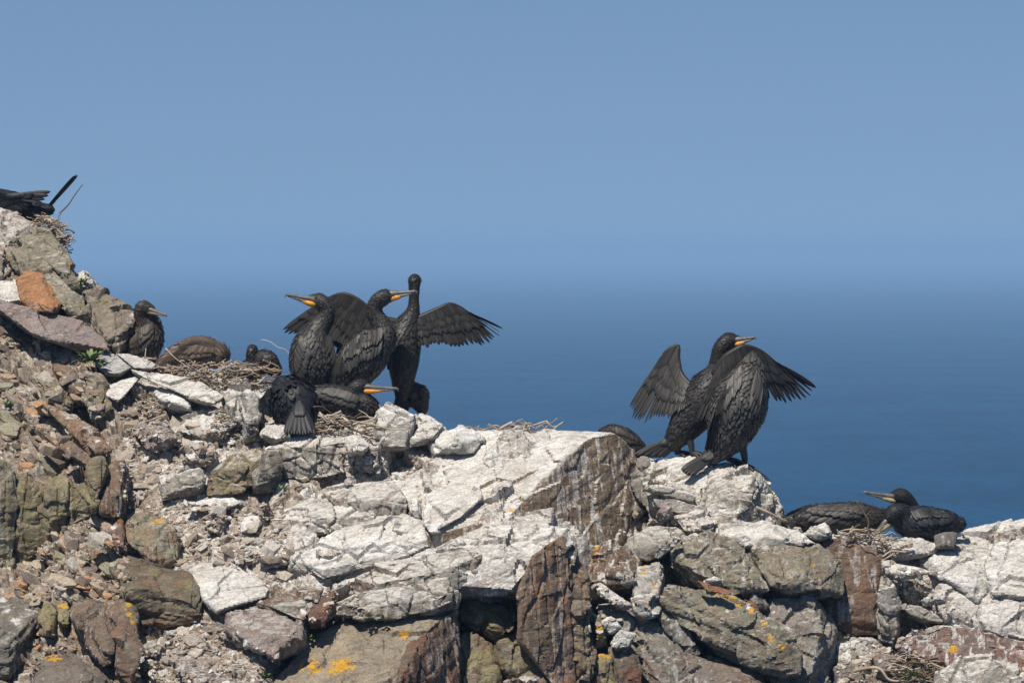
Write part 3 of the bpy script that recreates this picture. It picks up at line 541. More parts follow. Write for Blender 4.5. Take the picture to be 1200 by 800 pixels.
rock('rock', 'red-brown rock in the crack right of the lichen-spotted boulder', 'rust', [(872, 700), (884, 704), (894, 722), (884, 720)], d=(.66, .68), bulge=.02, thick=.1)
rock('flat_rock', 'flat white slab on top of the dark streaked rock', 'chalk', [(830, 614), (862, 611), (906, 614), (932, 621), (958, 636), (912, 634), (880, 640), (848, 632), (834, 622)], d=(.34, .50), bulge=.02, thick=.15, cuts=1)
rock('stone', 'pale pointed stone in front of the flattened bird', 'white', [(940, 629), (952, 616), (967, 611), (978, 626), (962, 632)], d=(.38, .42), bulge=.03, thick=.1)
rock('flat_rock', 'white ledge under the nest of the lower birds', 'chalk', [(960, 634), (1000, 626), (1036, 637), (1080, 640), (1100, 636), (1098, 648), (1040, 650), (990, 640)], d=(.26, .34), bulge=.02, thick=.3, cuts=1)
rock('rock', 'smooth white rock face with a squarish dark stone on it', 'chalk', [(1072, 642, .24), (1100, 632, .18), (1140, 626, .12), (1151, 646, .22), (1156, 690, .44), (1146, 704, .52), (1104, 676, .46), (1076, 654, .34)], bulge=.02, thick=.4, cuts=6, vox=.007, amp=.9, guano=.25)
rock('stone', 'squarish dark grey stone stuck on the smooth white face', 'grey', [(1094, 627), (1106, 624), (1121, 625), (1119, 641), (1095, 642)], d=(.30, .34), bulge=.03, thick=.1, tint=(.13, .13, .135), guano=-.3)
rock('boulder', 'white rock mass running out of the right edge', 'chalk', [(1126, 624, .05), (1160, 614, .0), (1204, 603, -.02), (1260, 594, -.05), (1260, 720, .60), (1200, 714, .56), (1160, 704, .48), (1150, 660, .24)], bulge=.05, thick=.6, cuts=4, vox=.008, cat='boulder', guano=.22, rust=.2)
rock('rock', 'white-washed bulging rock below the smooth white face', 'chalk', [(1092, 690), (1120, 680), (1150, 700), (1182, 695), (1204, 712), (1250, 730), (1250, 762), (1190, 756), (1125, 740), (1100, 718)], d=(.42, .68), bulge=.05, thick=.4, cuts=8, vox=.007, guano=.15, streak=.9, rust=.25)
rock('rock', 'brown and white banded rock low on the right', 'purple', [(1054, 746), (1080, 738), (1104, 730), (1140, 736), (1204, 750), (1250, 760), (1250, 800), (1204, 796), (1125, 768), (1088, 776), (1056, 764)], d=(.62, .74), bulge=.04, thick=.4, streak=1.3, rust=.4, guano=.1, vox=.008, tint=(.18, .13, .11), lichen=[(1115, 760, 6)])
rock('rock', 'pale rounded rock at the bottom right', 'pale', [(1098, 786), (1124, 770), (1160, 766), (1190, 786), (1230, 800), (1230, 830), (1096, 830)], d=(.76, .90), bulge=.06, thick=.3)
rock('flat_rock', 'cream flake jutting out below the white ledge', 'chalk', [(1034, 656), (1046, 658), (1070, 664), (1094, 670), (1074, 673), (1056, 678), (1038, 672)], d=(.44, .48), bulge=.01, thick=.05, cuts=0)
rock('flat_rock', 'flat flake roofing a dark hollow on the right', 'pale', [(1054, 708), (1078, 710), (1098, 720), (1106, 728), (1090, 727), (1066, 718)], d=(.50, .54), bulge=.0, thick=.12, cuts=0)
rock('stone', 'small cream stone on the flake over the hollow', 'chalk', [(1103, 722), (1110, 718), (1122, 719), (1120, 724), (1108, 729)], d=(.56, .56), bulge=.02, thick=.05)
rock('stone', 'squared cream stone above the hollow', 'chalk', [(1080, 702), (1088, 698), (1094, 704), (1086, 709)], d=(.52, .52), bulge=.02, thick=.05)
rock('rock', 'grey rock inside the upper hollow on the right', 'grey', [(1054, 684), (1072, 678), (1080, 700), (1072, 712), (1056, 706)], d=(.30, .32), bulge=.03, thick=.2)
rock('rock', 'light rock with purple side next to the low grass nest', 'purple', [(1026, 768), (1040, 758), (1050, 776), (1044, 796), (1028, 790)], d=(.56, .60), bulge=.03, thick=.2)
rock('rock', 'cream rubble rock in the niche below the tall rust-brown block', 'white', [(980, 752), (1004, 745), (1026, 752), (1030, 780), (1002, 790), (982, 776)], d=(.44, .52), bulge=.04, thick=.2, amp=1.6)
rock('rock', 'dark rock at the bottom of the niche right of the plain grey block', 'grey', [(976, 784), (994, 776), (1012, 790), (1010, 820), (976, 820)], d=(.56, .58), bulge=.03, thick=.2, tint=(.1, .1, .11))

# ---- turn every outline into a closed, broken, weathered rock
def hull_mesh(sp, rng):
    P3 = sp['P3']; cx = sum(p[0] for p in P3) / len(P3) + sp['ins_shift'][0]; cy = sum(p[1] for p in P3) / len(P3) + sp['ins_shift'][1]
    pts = [at(*p) for p in P3] + [at(*p) for p in sp['extra']]
    if sp['bulge'] > 0:
        for p in P3[rng.randint(0, 1)::2]:
            q = sp['inset'] * rng.uniform(.62, 1.22)
            pts.append(at(cx + (p[0] - cx) * q, cy + (p[1] - cy) * q, p[2] + sp['bulge'] * rng.uniform(.5, 1.5)))
    back = Vector((0, sp['thick'], -.25 * sp['thick']))
    n0 = len(P3)
    for p in pts[:n0]: pts.append(p + back)
    def hull(ps):
        bm = bmesh.new(); vs = [bm.verts.new(p) for p in ps]
        r = bmesh.ops.convex_hull(bm, input=vs)
        bad = [e for e in r['geom_interior'] + r['geom_unused'] if isinstance(e, bmesh.types.BMVert)]
        bmesh.ops.delete(bm, geom=list(set(bad)), context='VERTS')
        return bm
    bm = hull(pts)
    for k in range(sp['cuts']):
        dr = Vector((rng.uniform(-1, 1), rng.uniform(-1.1, .1), rng.uniform(-.6, 1))).normalized()
        c = sum((v.co for v in bm.verts), Vector()) / len(bm.verts)
        ext = [(v.co - c).dot(dr) for v in bm.verts]; mx, mn = max(ext), min(ext)
        pl = c + dr * (mx - (mx - mn) * rng.uniform(.025, .07))
        bmesh.ops.bisect_plane(bm, geom=bm.verts[:] + bm.edges[:] + bm.faces[:], plane_co=pl, plane_no=dr, clear_outer=True)
        ps = [v.co.copy() for v in bm.verts]; bm.free(); bm = hull(ps)
    bmesh.ops.recalc_face_normals(bm, faces=bm.faces[:])
    me = bpy.data.meshes.new('tmp'); bm.to_mesh(me); bm.free(); return me

def remesh_all(items):
    """items: list of (mesh, voxel size, smooth iterations) -> list of remeshed meshes"""
    obs = []
    for me, vox, sm in items:
        o = bpy.data.objects.new('tmp', me); COL.objects.link(o)
        md = o.modifiers.new('r', 'REMESH'); md.mode = 'VOXEL'; md.voxel_size = vox
        if sm:
            s = o.modifiers.new('s', 'SMOOTH'); s.iterations = sm; s.factor = .5
        obs.append(o)
    dg = bpy.context.evaluated_depsgraph_get(); dg.update()
    out = []
    for o in obs:
        out.append(bpy.data.meshes.new_from_object(o.evaluated_get(dg), depsgraph=dg))
    for o in obs:
        me = o.data; bpy.data.objects.remove(o); bpy.data.meshes.remove(me)
    return out

rngR = random.Random(7)
items = []
for sp in SPECS:
    me = hull_mesh(sp, rngR)
    c = coords(me); ext = (c.max(0) - c.min(0)); sp['ext'] = ext; sp['size'] = float(np.median(ext))
    v = sp['vox'] or float(np.clip(sp['size'] / 30, .005, .009))
    items.append((me, v, 0))
rem = remesh_all(items)

STATIC_V, STATIC_F, nstat = [], [], 0
def add_static(c, me):
    global nstat
    STATIC_V.append(c); 
    n = len(me.polygons); ls = np.empty(len(me.loops), np.int32); me.loops.foreach_get('vertex_index', ls)
    st = np.empty(n, np.int32); me.polygons.foreach_get('loop_start', st); tt = np.empty(n, np.int32); me.polygons.foreach_get('loop_total', tt)
    for a, b in zip(st, tt): STATIC_F.append((ls[a:a + b] + nstat).tolist())
    nstat += len(c)

def weather(c, n, sp, seed):
    """displace vertices: open joints, bedding seams on the flanks, grooves on steep faces, chips and grain"""
    sz = min(1.0, sp['size'] / .35); A = sp['amp']
    b = np.array([.12, -.5, .85]) if sp['bed'] is None else np.array(sp['bed'], float)
    b = b / np.linalg.norm(b)
    w = c @ b; flank = 1 - np.abs(n @ b) ** 2
    q = c.copy(); q[:, 2] = w
    wv, we = worley(q * (4.2, 4.2, 8.0) / (.45 + .55 * sz) + .25 * (fbm(c * 8, 3, seed) - .5)[:, None], seed)
    d = A * sz * (.016 * (wv - .5) - .026 * sp['crack'] * (1 - sstep(0, .05, we)))
    d += A * sz * .012 * (fbm(c * 3.4, 3, seed + 3) - .5)
    d += A * (.3 + .7 * sz) * (.17 * facet(q, np.array([5.5, 5.5, 8.0]) / (.5 + .5 * sz), seed + 40) + .12 * facet(q, (19, 19, 30), seed + 41))
    s1 = vnoise(q * (2.5, 2.5, 34.0) + 3.1, seed + 13); s2 = vnoise(q * (5.0, 5.0, 85.0), seed + 14)
    d += A * (.35 + .65 * sz) * flank * (.013 * (sstep(.35, .6, s1) - .5) + .006 * (s2 - .5))
    wv2, we2 = worley(q * (17, 17, 34) + .5 * fbm(c * 24, 2, seed)[:, None], seed + 5)
    d += A * (.4 + .6 * sz) * (.003 * (wv2 - .5) - .003 * (1 - sstep(0, .10, we2)))
    d += A * .005 * (fbm(c * 34, 3, seed + 9) - .5)
    if sp['groove']:
        st = sstep(.75, .3, np.abs(n[:, 2]))
        g = fbm(c * (24, 24, 2.2), 3, seed + 21); gw, ge = worley(c * (13, 13, 2.6), seed + 31)
        d += sp['groove'] * st * (.024 * (g - .5) + .018 * (gw - .5) - .012 * (1 - sstep(0, .14, ge)))
    return c + n * d[:, None]

ROCKS = []
def spot_weights(c, n, spots, rad_scale=1.0):
    w = np.zeros(len(c))
    if not spots: return w
    cam_p = np.array([0, 0, CAMZ]); vv = c - cam_p
    px = 600 + c[:, 0] / c[:, 1] * F; py = HZ - (c[:, 2] - CAMZ) / c[:, 1] * F
    for (x, y, r) in spots:
        dd = np.hypot(px - x, py - y) + 400 * (c[:, 1] - c[:, 1].min()) * .1 + 1000 * ((n * vv).sum(1) > 0)
        k = int(np.argmin(dd)); p = c[k]
        w = np.maximum(w, np.clip(.88 - .46 * np.linalg.norm(c - p, axis=1) / (r * PX * rad_scale), 0, 1))
    return w
for i, (sp, me) in enumerate(zip(SPECS, rem)):
    c = coords(me); n = normals(me)
    c2 = weather(c, n, sp, 100 + i * 7)
    set_coords(me, c2); n = normals(me)
    spots = np.stack([spot_weights(c2, n, sp['lichen']), spot_weights(c2, n, sp['white']), spot_weights(c2, n, sp['mossy'])], 1)
    add_attr(me, 'spots', spots)
    add_static(c2, me)
    org = np.array([c2[:, 0].mean(), c2[:, 1].mean(), c2[:, 2].min()])
    set_coords(me, c2 - org); me.name = sp['name']; me.shade_smooth(); me.set_sharp_from_angle(angle=math.radians(28))
    o = new_obj(sp['name'], me, mat=M['rock'], loc=tuple(org))
    o['label'] = sp['label']; o['category'] = sp['cat']
    o['kind'] = 'thing'
    for k, v in sp['pal'].items(): o[k] = v
    ROCKS.append(o)

# ---- the ground between them: one sheet from the foot of the slope over the ridge and down behind it
ROT = np.array(Matrix.Rotation(math.radians(25), 3, 'Y') @ Matrix.Rotation(math.radians(-30), 3, 'X'))
def slope_sheet():
    xs = np.arange(-330, 1530, 2.6)
    nf, nb = 250, 44
    V = []
    rid = np.interp(xs, RX, RY)
    for j in range(nf + 1):
        t = j / nf; py = 960 + (rid - 960) * t
        V.append(atn(xs, py, base_d(xs, py) - recess(xs, py)))
    top = V[-1]
    for j in range(1, nb + 1):
        s = 30.0 * (j / nb) ** 2.6
        q = top.copy(); q[:, 1] += s * 1.1; q[:, 2] -= .09 * min(s * 1.1, 1.0) + .62 * max(0.0, s - .9) + .012
        V.append(q)
    V = np.array(V); R, C = V.shape[:2]; P = V.reshape(-1, 3)
    nrm = np.array([-.05, -.72, .69])
    q = P.copy(); q[:, 2] += .25 * P[:, 0] + .35 * (P[:, 1] - Y0)
    wv, we = worley(q * (5.5, 5.5, 11) + .4 * fbm(P * 7, 3, 5)[:, None], 901)
    wv2, we2 = worley(q * (19, 19, 34) + .4 * fbm(P * 20, 2, 6)[:, None], 902)
    lf = sstep(200, 120, 600 + P[:, 0] / P[:, 1] * F)     # the hill on the left is shattered more finely
    gx = 600 + P[:, 0] / P[:, 1] * F; gy = HZ - (P[:, 2] - CAMZ) / P[:, 1] * F
    GU = 1 - .55 * np.exp(-(((gx - 225) / 85) ** 2 + ((gy - 600) / 60) ** 2)) - .5 * np.exp(-(((gx - 245) / 70) ** 2 + ((gy - 770) / 50) ** 2))   # gully floors are smoother
    warp = P + .03 * (np.stack([fbm(P * 9, 2, 950 + k) for k in range(3)], 1) - .5)
    d = .06 * (fbm(P * 2.2, 3, 903) - .5) + GU * .42 * facet(warp @ ROT.T, (4.2, 4.2, 6.0), 910) + GU * .40 * facet(warp @ ROT.T, (11, 11, 19), 911) + (.3 + .25 * lf) * facet(warp @ ROT.T, (27, 27, 52), 912)
    d += -.008 * (1 - sstep(0, .10, we2)) + .004 * (fbm(P * 40, 2, 905) - .5)
    P = P + nrm * d[:, None]
    idx = np.arange(R * C).reshape(R, C)
    f = np.stack([idx[:-1, :-1], idx[:-1, 1:], idx[1:, 1:], idx[1:, :-1]], -1).reshape(-1, 4)
    me = mesh_np('rocky_slope', P, f.tolist()); me.set_sharp_from_angle(angle=math.radians(30))
    wpx = 600 + P[:, 0] / P[:, 1] * F; wpy = HZ - (P[:, 2] - CAMZ) / P[:, 1] * F
    dirt = fbm(P * 6, 4, 977)
    white = (.16 + .52 * sstep(125, 200, wpx) + .12 * sstep(300, 380, wpx) - .22 * sstep(660, 740, wpx)) + 1.3 * (dirt - .5)
    white -= .34 * np.exp(-(((wpx - 260) / 65) ** 2 + ((wpy - 632) / 34) ** 2)) + .45 * np.exp(-(((wpx - 240) / 70) ** 2 + ((wpy - 770) / 50) ** 2)) + .2 * np.exp(-(((wpx - 340) / 40) ** 2 + ((wpy - 655) / 30) ** 2))
    add_attr(me, 'spots', np.stack([0 * white, np.clip(white, 0, 1) * (1 - sstep(690, 715, wpy) * (wpx > 320)), .35 * sstep(160, 100, wpx) * sstep(.45, .6, dirt)], 1))
    add_static(P, me)
    o = new_obj('rocky_slope', me, mat=M['rock'])
    o['kind'] = 'structure'; o['label'] = 'broken rocky slope of the island under the birds'
    for k, v in dict(PAL['pale'], tint=(.30, .245, .19), tint2=(.20, .155, .12), guano=-.05, rust=.25, moss=.05).items(): o[k] = v
    return o
slope = slope_sheet()
BVH = BVHTree.FromPolygons(np.concatenate(STATIC_V).tolist(), STATIC_F)
CAMP = Vector((0, 0, CAMZ))
def hit(px, py, bvh=None):
    dr = (at(px, py, 0) - CAMP).normalized()
    h = (bvh or BVH).ray_cast(CAMP, dr)
    return (h[0], h[1]) if h[0] is not None else (None, None)

# ------------------------------------------------------------------ loose stones and gravel on the slope
rs = random.Random(11)
def stone_mesh(k, flat):
    r = random.Random(500 + k); bm = bmesh.new(); vs = []
    n = r.randint(5, 7); h = flat * r.uniform(.7, 1.3)
    for z in (-1, 1):
        ph = r.uniform(0, 6.28)
        for a in range(n):
            t = ph + 6.28 * (a + r.uniform(-.35, .35)) / n; q = r.uniform(.65, 1.0) * (1 if z < 0 else r.uniform(.75, .98))
            vs.append(bm.verts.new((q * math.cos(t) * .5, q * math.sin(t) * .36, z * h * .5 + r.uniform(-.2, .2) * h)))
    res = bmesh.ops.convex_hull(bm, input=vs)
    bad = [e for e in res['geom_interior'] + res['geom_unused'] if isinstance(e, bmesh.types.BMVert)]
    bmesh.ops.delete(bm, geom=list(set(bad)), context='VERTS'); bmesh.ops.recalc_face_normals(bm, faces=bm.faces[:])
    me = bpy.data.meshes.new('stone'); bm.to_mesh(me); bm.free(); return me
STONES = {}
for mk in ('chips_rust', 'chips_pale'):
    STONES[mk] = []
    for k in range(9):
        me = stone_mesh(k, (.10, .15, .28)[k % 3]); me.materials.append(M[mk]); STONES[mk].append(me)
def inside(poly, x, y):
    c = False; n = len(poly)
    for i in range(n):
        x1, y1 = poly[i]; x2, y2 = poly[(i + 1) % n]
        if (y1 > y) != (y2 > y) and x < (x2 - x1) * (y - y1) / (y2 - y1) + x1: c = not c
    return c
def rand_in(poly, r):
    xs = [p[0] for p in poly]; ys = [p[1] for p in poly]
    while True:
        x, y = r.uniform(min(xs), max(xs)), r.uniform(min(ys), max(ys))
        if inside(poly, x, y): return x, y
ZONES = [  # polygon, stones, size range (px), gravel chips, material
    ([(-6, 385), (30, 392), (75, 405), (112, 440), (130, 490), (95, 492), (50, 470), (-6, 470)], 30, (12, 40), 260, 'chips_rust'),
    ([(-6, 455), (45, 468), (90, 510), (78, 545), (45, 552), (-6, 532)], 30, (12, 42), 220, 'chips_rust'),
    ([(6, 700), (30, 655), (75, 618), (118, 606), (150, 640), (150, 690), (130, 704), (60, 706)], 66, (11, 38), 800, 'chips_rust'),
    ([(128, 470), (180, 480), (235, 500), (280, 515), (240, 545), (190, 560), (150, 600), (140, 560), (148, 500)], 56, (9, 34), 900, 'chips_pale'),
    ([(160, 590), (200, 585), (240, 590), (330, 590), (345, 640), (330, 690), (290, 670), (240, 655), (212, 660), (205, 615)], 60, (9, 38), 1500, 'chips_pale'),
    ([(170, 758), (215, 735), (245, 715), (262, 740), (330, 770), (318, 806), (165, 806)], 36, (6, 24), 900, 'chips_pale'),
    ([(160, 765), (200, 765), (225, 800), (160, 806)], 16, (7, 18), 120, 'chips_pale'),
    ([(395, 520), (450, 530), (500, 532), (480, 560), (330, 575), (330, 562), (400, 555)], 22, (5, 15), 420, 'chips_pale'),
    ([(45, 742), (85, 735), (104, 760), (60, 765), (40, 790), (20, 800)], 16, (8, 22), 80, 'chips_rust'),
    ([(690, 684), (740, 690), (745, 712), (700, 760), (690, 740)], 10, (6, 16), 90, 'chips_pale'),
    ([(980, 745), (1060, 742), (1090, 775), (1100, 806), (980, 806)], 16, (6, 20), 200, 'chips_pale'),
    ([(1040, 648), (1100, 668), (1130, 725), (1060, 712)], 10, (5, 14), 130, 'chips_pale'),
    ([(350, 690), (400, 670), (440, 715), (380, 735), (350, 720)], 8, (5, 14), 160, 'chips_pale'),
    ([(740, 600), (800, 605), (830, 620), (790, 640), (740, 620)], 8, (5, 14), 70, 'chips_pale'),
]
chipV = {'chips_rust': [], 'chips_pale': []}; chipF = {'chips_rust': [], 'chips_pale': []}
def slope_quat(n, r, tilt):
    up = (Vector(n) + Vector((0, 0, .8)) + Vector((r.gauss(0, tilt), r.gauss(0, tilt), r.gauss(0, tilt)))).normalized()
    q = up.to_track_quat('Z', 'Y'); return q @ Matrix.Rotation(r.uniform(0, 6.28), 4, 'Z').to_quaternion()
def shale_quat(r):
    # plates dipping to the right with the bedding
    ax = Vector((1, r.gauss(-.1, .25), r.gauss(-.5, .22))).normalized(); up = Vector((.35 + r.gauss(0, .2), -.5 + r.gauss(0, .25), .8)); up = (up - ax * up.dot(ax)).normalized()
    return Matrix((ax, up.cross(ax), up)).transposed().to_quaternion()
BIG = []
for poly, ns, (s0, s1), nc, mk in ZONES:
    for k in range(ns):
        x, y = rand_in(poly, rs); p, n = hit(x, y)
        if p is None or p.y > 27: continue
        s = (s0 + (s1 - s0) * rs.random() ** 1.8) * PX
        me = rs.choice(STONES[mk]); q = shale_quat(rs) if mk == 'chips_rust' and rs.random() < .7 else slope_quat(n, rs, .35)
        BIG.append((me, p + Vector(n) * s * .03, q, s))
    for k in range(int(nc * (1.0 if mk == 'chips_rust' else 1.5))):
        x, y = rand_in(poly, rs); p, n = hit(x, y)
        if p is None or p.y > 27: continue
        s = (1.4 + (16 if mk == 'chips_rust' else 11) * rs.random() ** (2.6 if mk == 'chips_rust' else 3.6)) * PX
        me = rs.choice(STONES[mk]); mt = Matrix.Translation(p + Vector(n) * s * .02) @ (shale_quat(rs) if mk == 'chips_rust' and rs.random() < .7 else slope_quat(n, rs, .5)).to_matrix().to_4x4() @ Matrix.Diagonal((s, s, s, 1))
        b = len(chipV[mk])
        chipV[mk] += [mt @ v.co for v in me.vertices]; chipF[mk] += [[b + i for i in f.vertices] for f in me.polygons]
for me, p, q, s in BIG:
    o = new_obj('stone', me, parent=slope); o.location = p; o.rotation_mode = 'QUATERNION'; o.rotation_quaternion = q
    o.scale = (s * rs.uniform(.8, 1.25), s * rs.uniform(.8, 1.25), s)
for mk in chipV:
    me = mesh_np('gravel', chipV[mk], chipF[mk], False)
    o = new_obj('gravel', me, parent=slope, mat=M[mk]); o['kind'] = 'stuff'

# ------------------------------------------------------------------ tubes
def crom(P, m=5):
    P = np.array(P, float)
    if len(P) < 3: 
        t = np.linspace(0, 1, m + 1)[:, None]; return P[0] * (1 - t) + P[-1] * t
    Q = np.vstack([2 * P[0] - P[1], P, 2 * P[-1] - P[-2]]); out = []
    for i in range(1, len(Q) - 2):
        for k in range(m):
            t = k / m; a, b, c, d = Q[i - 1:i + 3]
            out.append(.5 * ((2 * b) + (-a + c) * t + (2 * a - 5 * b + 4 * c - d) * t * t + (-a + 3 * b - 3 * c + d) * t ** 3))
    out.append(P[-1]); return np.array(out)
def tube(P, R, seg=14, cap=True, flat=1.0, flat_dir=None):
    """closed tube along points P with radii R; flat < 1 squashes it along flat_dir"""
    P = np.array(P, float); R = np.array(R, float)
    if cap:
        d0 = P[0] - P[1]; d0 /= np.linalg.norm(d0) + 1e-9; d1 = P[-1] - P[-2]; d1 /= np.linalg.norm(d1) + 1e-9
        A = [(P[0] + d0 * R[0] * s, R[0] * c) for s, c in ((1.0, .05), (.87, .5), (.5, .87))]
        B = [(P[-1] + d1 * R[-1] * s, R[-1] * c) for s, c in ((.5, .87), (.87, .5), (1.0, .05))]
        P = np.vstack([[a[0] for a in A], P, [b[0] for b in B]]); R = np.concatenate([[a[1] for a in A], R, [b[1] for b in B]])
    T = np.gradient(P, axis=0); T /= np.linalg.norm(T, axis=1)[:, None] + 1e-9
    V, Fc = [], []
    ref = np.array([0, 1, 0.0]) if flat_dir is None else np.array(flat_dir, float)
    for i in range(len(P)):
        u = np.cross(T[i], ref); 
        if np.linalg.norm(u) < 1e-3: u = np.cross(T[i], [1, 0, 0])
        u /= np.linalg.norm(u); w = np.cross(u, T[i])
        for k in range(seg):
            a = 2 * math.pi * k / seg; V.append(P[i] + R[i] * (math.cos(a) * u + math.sin(a) * w * flat))
    for i in range(len(P) - 1):
        for k in range(seg):
            k2 = (k + 1) % seg; Fc.append((i * seg + k, (i + 1) * seg + k, (i + 1) * seg + k2, i * seg + k2))
    Fc.append(tuple(range(seg))); b = (len(P) - 1) * seg; Fc.append(tuple(b + k for k in range(seg - 1, -1, -1)))
    return V, Fc
class MB:
    def __init__(s): s.v = []; s.f = []; s.rim = []
    def add(s, V, Fc, rim=None):
        b = len(s.v); s.v += [tuple(x) for x in V]; s.f += [tuple(b + i for i in f) for f in Fc]
        s.rim += list(rim) if rim is not None else [0.0] * len(V)
    def build(s, name, mat, parent, smooth=True, org=None):
        v = np.array(s.v)
        if org is not None: v = v - np.array(org)
        me = mesh_np(name, v, s.f, smooth); add_attr(me, 'rim', np.array(s.rim))
        return new_obj(name, me, parent=parent, mat=mat)

# ------------------------------------------------------------------ feathers
ROW_L = [(0, .30), (.12, .7), (.35, .95), (.62, 1.0), (.82, .84), (.94, .52), (1.0, .10)]
ROW_S = [(0, .5), (.35, 1.0), (.7, .92), (.92, .52), (1.0, .08)]
def feather(mb, b, t, w, nrm, big=True, camber=.18, lift=0.0, bend=0.0):
    b = np.array(b, float); t = np.array(t, float); ax = t - b; L = np.linalg.norm(ax)
    if L < 1e-5: return
    nrm = np.array(nrm, float); sd = np.cross(ax, nrm); sd /= np.linalg.norm(sd) + 1e-9; nn = np.cross(sd, ax); nn /= np.linalg.norm(nn) + 1e-9
    rows = ROW_L if big else ROW_S; cols = (-1, -.55, 0, .55, 1) if big else (-1, 0, 1)
    V, rim = [], []
    for s, h in rows:
        c = b + ax * s + nn * lift * L * s * s + sd * bend * L * s * s
        for k in cols:
            V.append(c + sd * k * h * w * .5 + nn * camber * w * (1 - k * k)); rim.append(max(abs(k) ** 2, sstep(.72, 1.0, s)))
    nc = len(cols); Fc = [(i * nc + k, i * nc + k + 1, (i + 1) * nc + k + 1, (i + 1) * nc + k) for i in range(len(rows) - 1) for k in range(nc - 1)]
    mb.add(V, Fc, rim)

def resample(P, n):
    P = np.array(P, float); s = np.concatenate([[0], np.cumsum(np.linalg.norm(np.diff(P[:, :2], axis=0), axis=1))]); s = s / s[-1]
    t = np.linspace(0, 1, n); return np.stack([np.interp(t, s, P[:, k]) for k in range(P.shape[1])], 1)

BIRDS = []
COLR = {'black': ((.040, .035, .030), (.0115, .0105, .010)), 'jet': ((.024, .024, .026), (.008, .008, .009)),
        'brown': ((.17, .125, .09), (.075, .055, .042)), 'dark': ((.045, .038, .032), (.012, .011, .011)), 'grey': ((.060, .053, .046), (.016, .0145, .0135))}
def cormorant(label, d, tubes, color='black', **kw):
    """tubes: (list of (px, py, depth, radius px) from the head end to the tail end, feather length px)"""
    BIRDS.append(dict(label=label, d=d, tubes=tubes, color=color, kw=kw))

HEADING = 'cormorant'
cormorant('black bird on the topmost nest with its tail cocked up to the right', -1.60,
          [([(-45, 222, 0, 9), (-32, 228, 0, 14), (-8, 237, 0, 18), (20, 242, 0, 17), (42, 247, 0, 13), (56, 246, 0, 8)], 14)], 'jet',
          tail=((50, 250, .0), (92, 205, .0), (84, 208, .02), 8, 4.6),
          wings=[([(-48, 232, .07), (-30, 226, .09), (-8, 225, .10), (10, 230, .10)], [(0, 250, .09), (22, 250, .10), (44, 240, .10), (57, 225, .09)], 13)])
cormorant('brown-black bird on the skyline with its head turned, hunched behind a grey-brown rock', -.72,
          [([(176, 363, .05, 7), (168, 361, .04, 10), (167, 370, .02, 11), (173, 382, 0, 17), (170, 398, 0, 23), (160, 414, 0, 22), (150, 432, 0, 14)], 12)], 'brown2',
          bill=((177, 365, .07), (195, 370, .09), 5.2, 'brown'), eye=(175, 359, .09), fold=[([(178, 378), (166, 384), (155, 396)], [(176, 402), (163, 418), (146, 420)], 9)])
cormorant('light brown bird asleep on the twig nest with its neck laid over its back', -.50,
          [([(256, 416, 0, 15), (240, 413, 0, 19), (220, 416, 0, 19), (200, 424, 0, 14), (184, 432, 0, 7)], 12), ([(214, 405, .06, 5), (226, 400, .05, 7), (244, 402, .04, 7), (256, 410, .02, 8)], 0)], 'brown',
          fold=[([(250, 408), (232, 404), (214, 408)], [(240, 424), (216, 430), (184, 434)], 10)])
cormorant('small dark bird peeping over the nest rim between sleeping bird and standing group', -.45,
          [([(296, 409, .02, 6.5), (295, 415, .02, 7), (299, 423, 0, 11), (311, 424, 0, 14.5), (321, 432, 0, 10)], 9), ([(300, 432, 0, 13), (284, 433, 0, 10), (274, 438, 0, 6)], 8)], 'dark')
cormorant('upright bird with its bill pointing left, leftmost of the standing group', -.26,
          [([(365, 352, .0, 7), (374, 353, 0, 10), (383, 362, 0, 9.5), (380, 375, 0, 11), (372, 387, 0, 15), (367, 403, 0, 24), (366, 422, 0, 27.5), (369, 440, 0, 25), (374, 458, 0, 14)], 11)], 'grey',
          bill=((366, 353, .02), (335, 346, .03), 7, 'orange'), eye=(370, 349, .04), fold=[([(352, 394), (346, 410), (345, 425)], [(372, 430), (366, 452), (356, 458)], 9), ([(386, 392), (392, 408), (394, 420)], [(376, 428), (382, 450), (388, 456)], 8)])
cormorant('bird drying both wings with its black head stretched up, facing the sea', -.48,
          [([(486, 328, 0, 8), (485.5, 336, 0, 7), (485, 350, 0, 6.3), (484, 364, 0, 8.5), (478, 380, 0, 15), (474, 395, 0, 20), (473, 418, 0, 19), (472, 440, 0, 15), (471, 462, 0, 9)], 10)], 'black',
          wings=[([(468, 382, .02), (497, 370, .0), (526, 356, -.02), (537, 359, -.04), (547, 365, -.06)], [(466, 428, .06), (490, 408, .05), (515, 404, .03), (540, 405, 0), (560, 403, -.03), (574, 399, -.06), (582, 393, -.08), (587, 384, -.1)], 30),
                 ([(466, 378, .02), (440, 372, .03), (421, 352, .05), (405, 344, .05), (393, 346, .03), (380, 352, .0)], [(455, 432, .08), (430, 436, .1), (405, 426, .1), (386, 405, .06), (368, 391, 0), (352, 391, -.05), (341, 391, -.08), (332, 386, -.1)], 32)],
          tail=((471, 455, 0), (462, 480, .02), (478, 482, .02), 8, 6))
cormorant('bird with orange bill pointing right in front of the wing-dryer of the standing group', -.24,
          [([(459, 347, .02, 6.5), (451, 348, .02, 10), (441, 355, .01, 9.5), (439, 367, 0, 10), (446, 379, 0, 11.5), (449, 393, 0, 15), (436, 408, 0, 25), (418, 428, 0, 26), (402, 447, 0, 17), (392, 462, 0, 8)], 12)], 'grey',
          bill=((459, 346.5, .03), (488, 342, .04), 7, 'orange'), eye=(456, 343, .055), fold=[([(446, 384), (426, 388), (408, 402), (398, 420)], [(440, 436), (418, 452), (394, 462), (386, 456)], 13)])
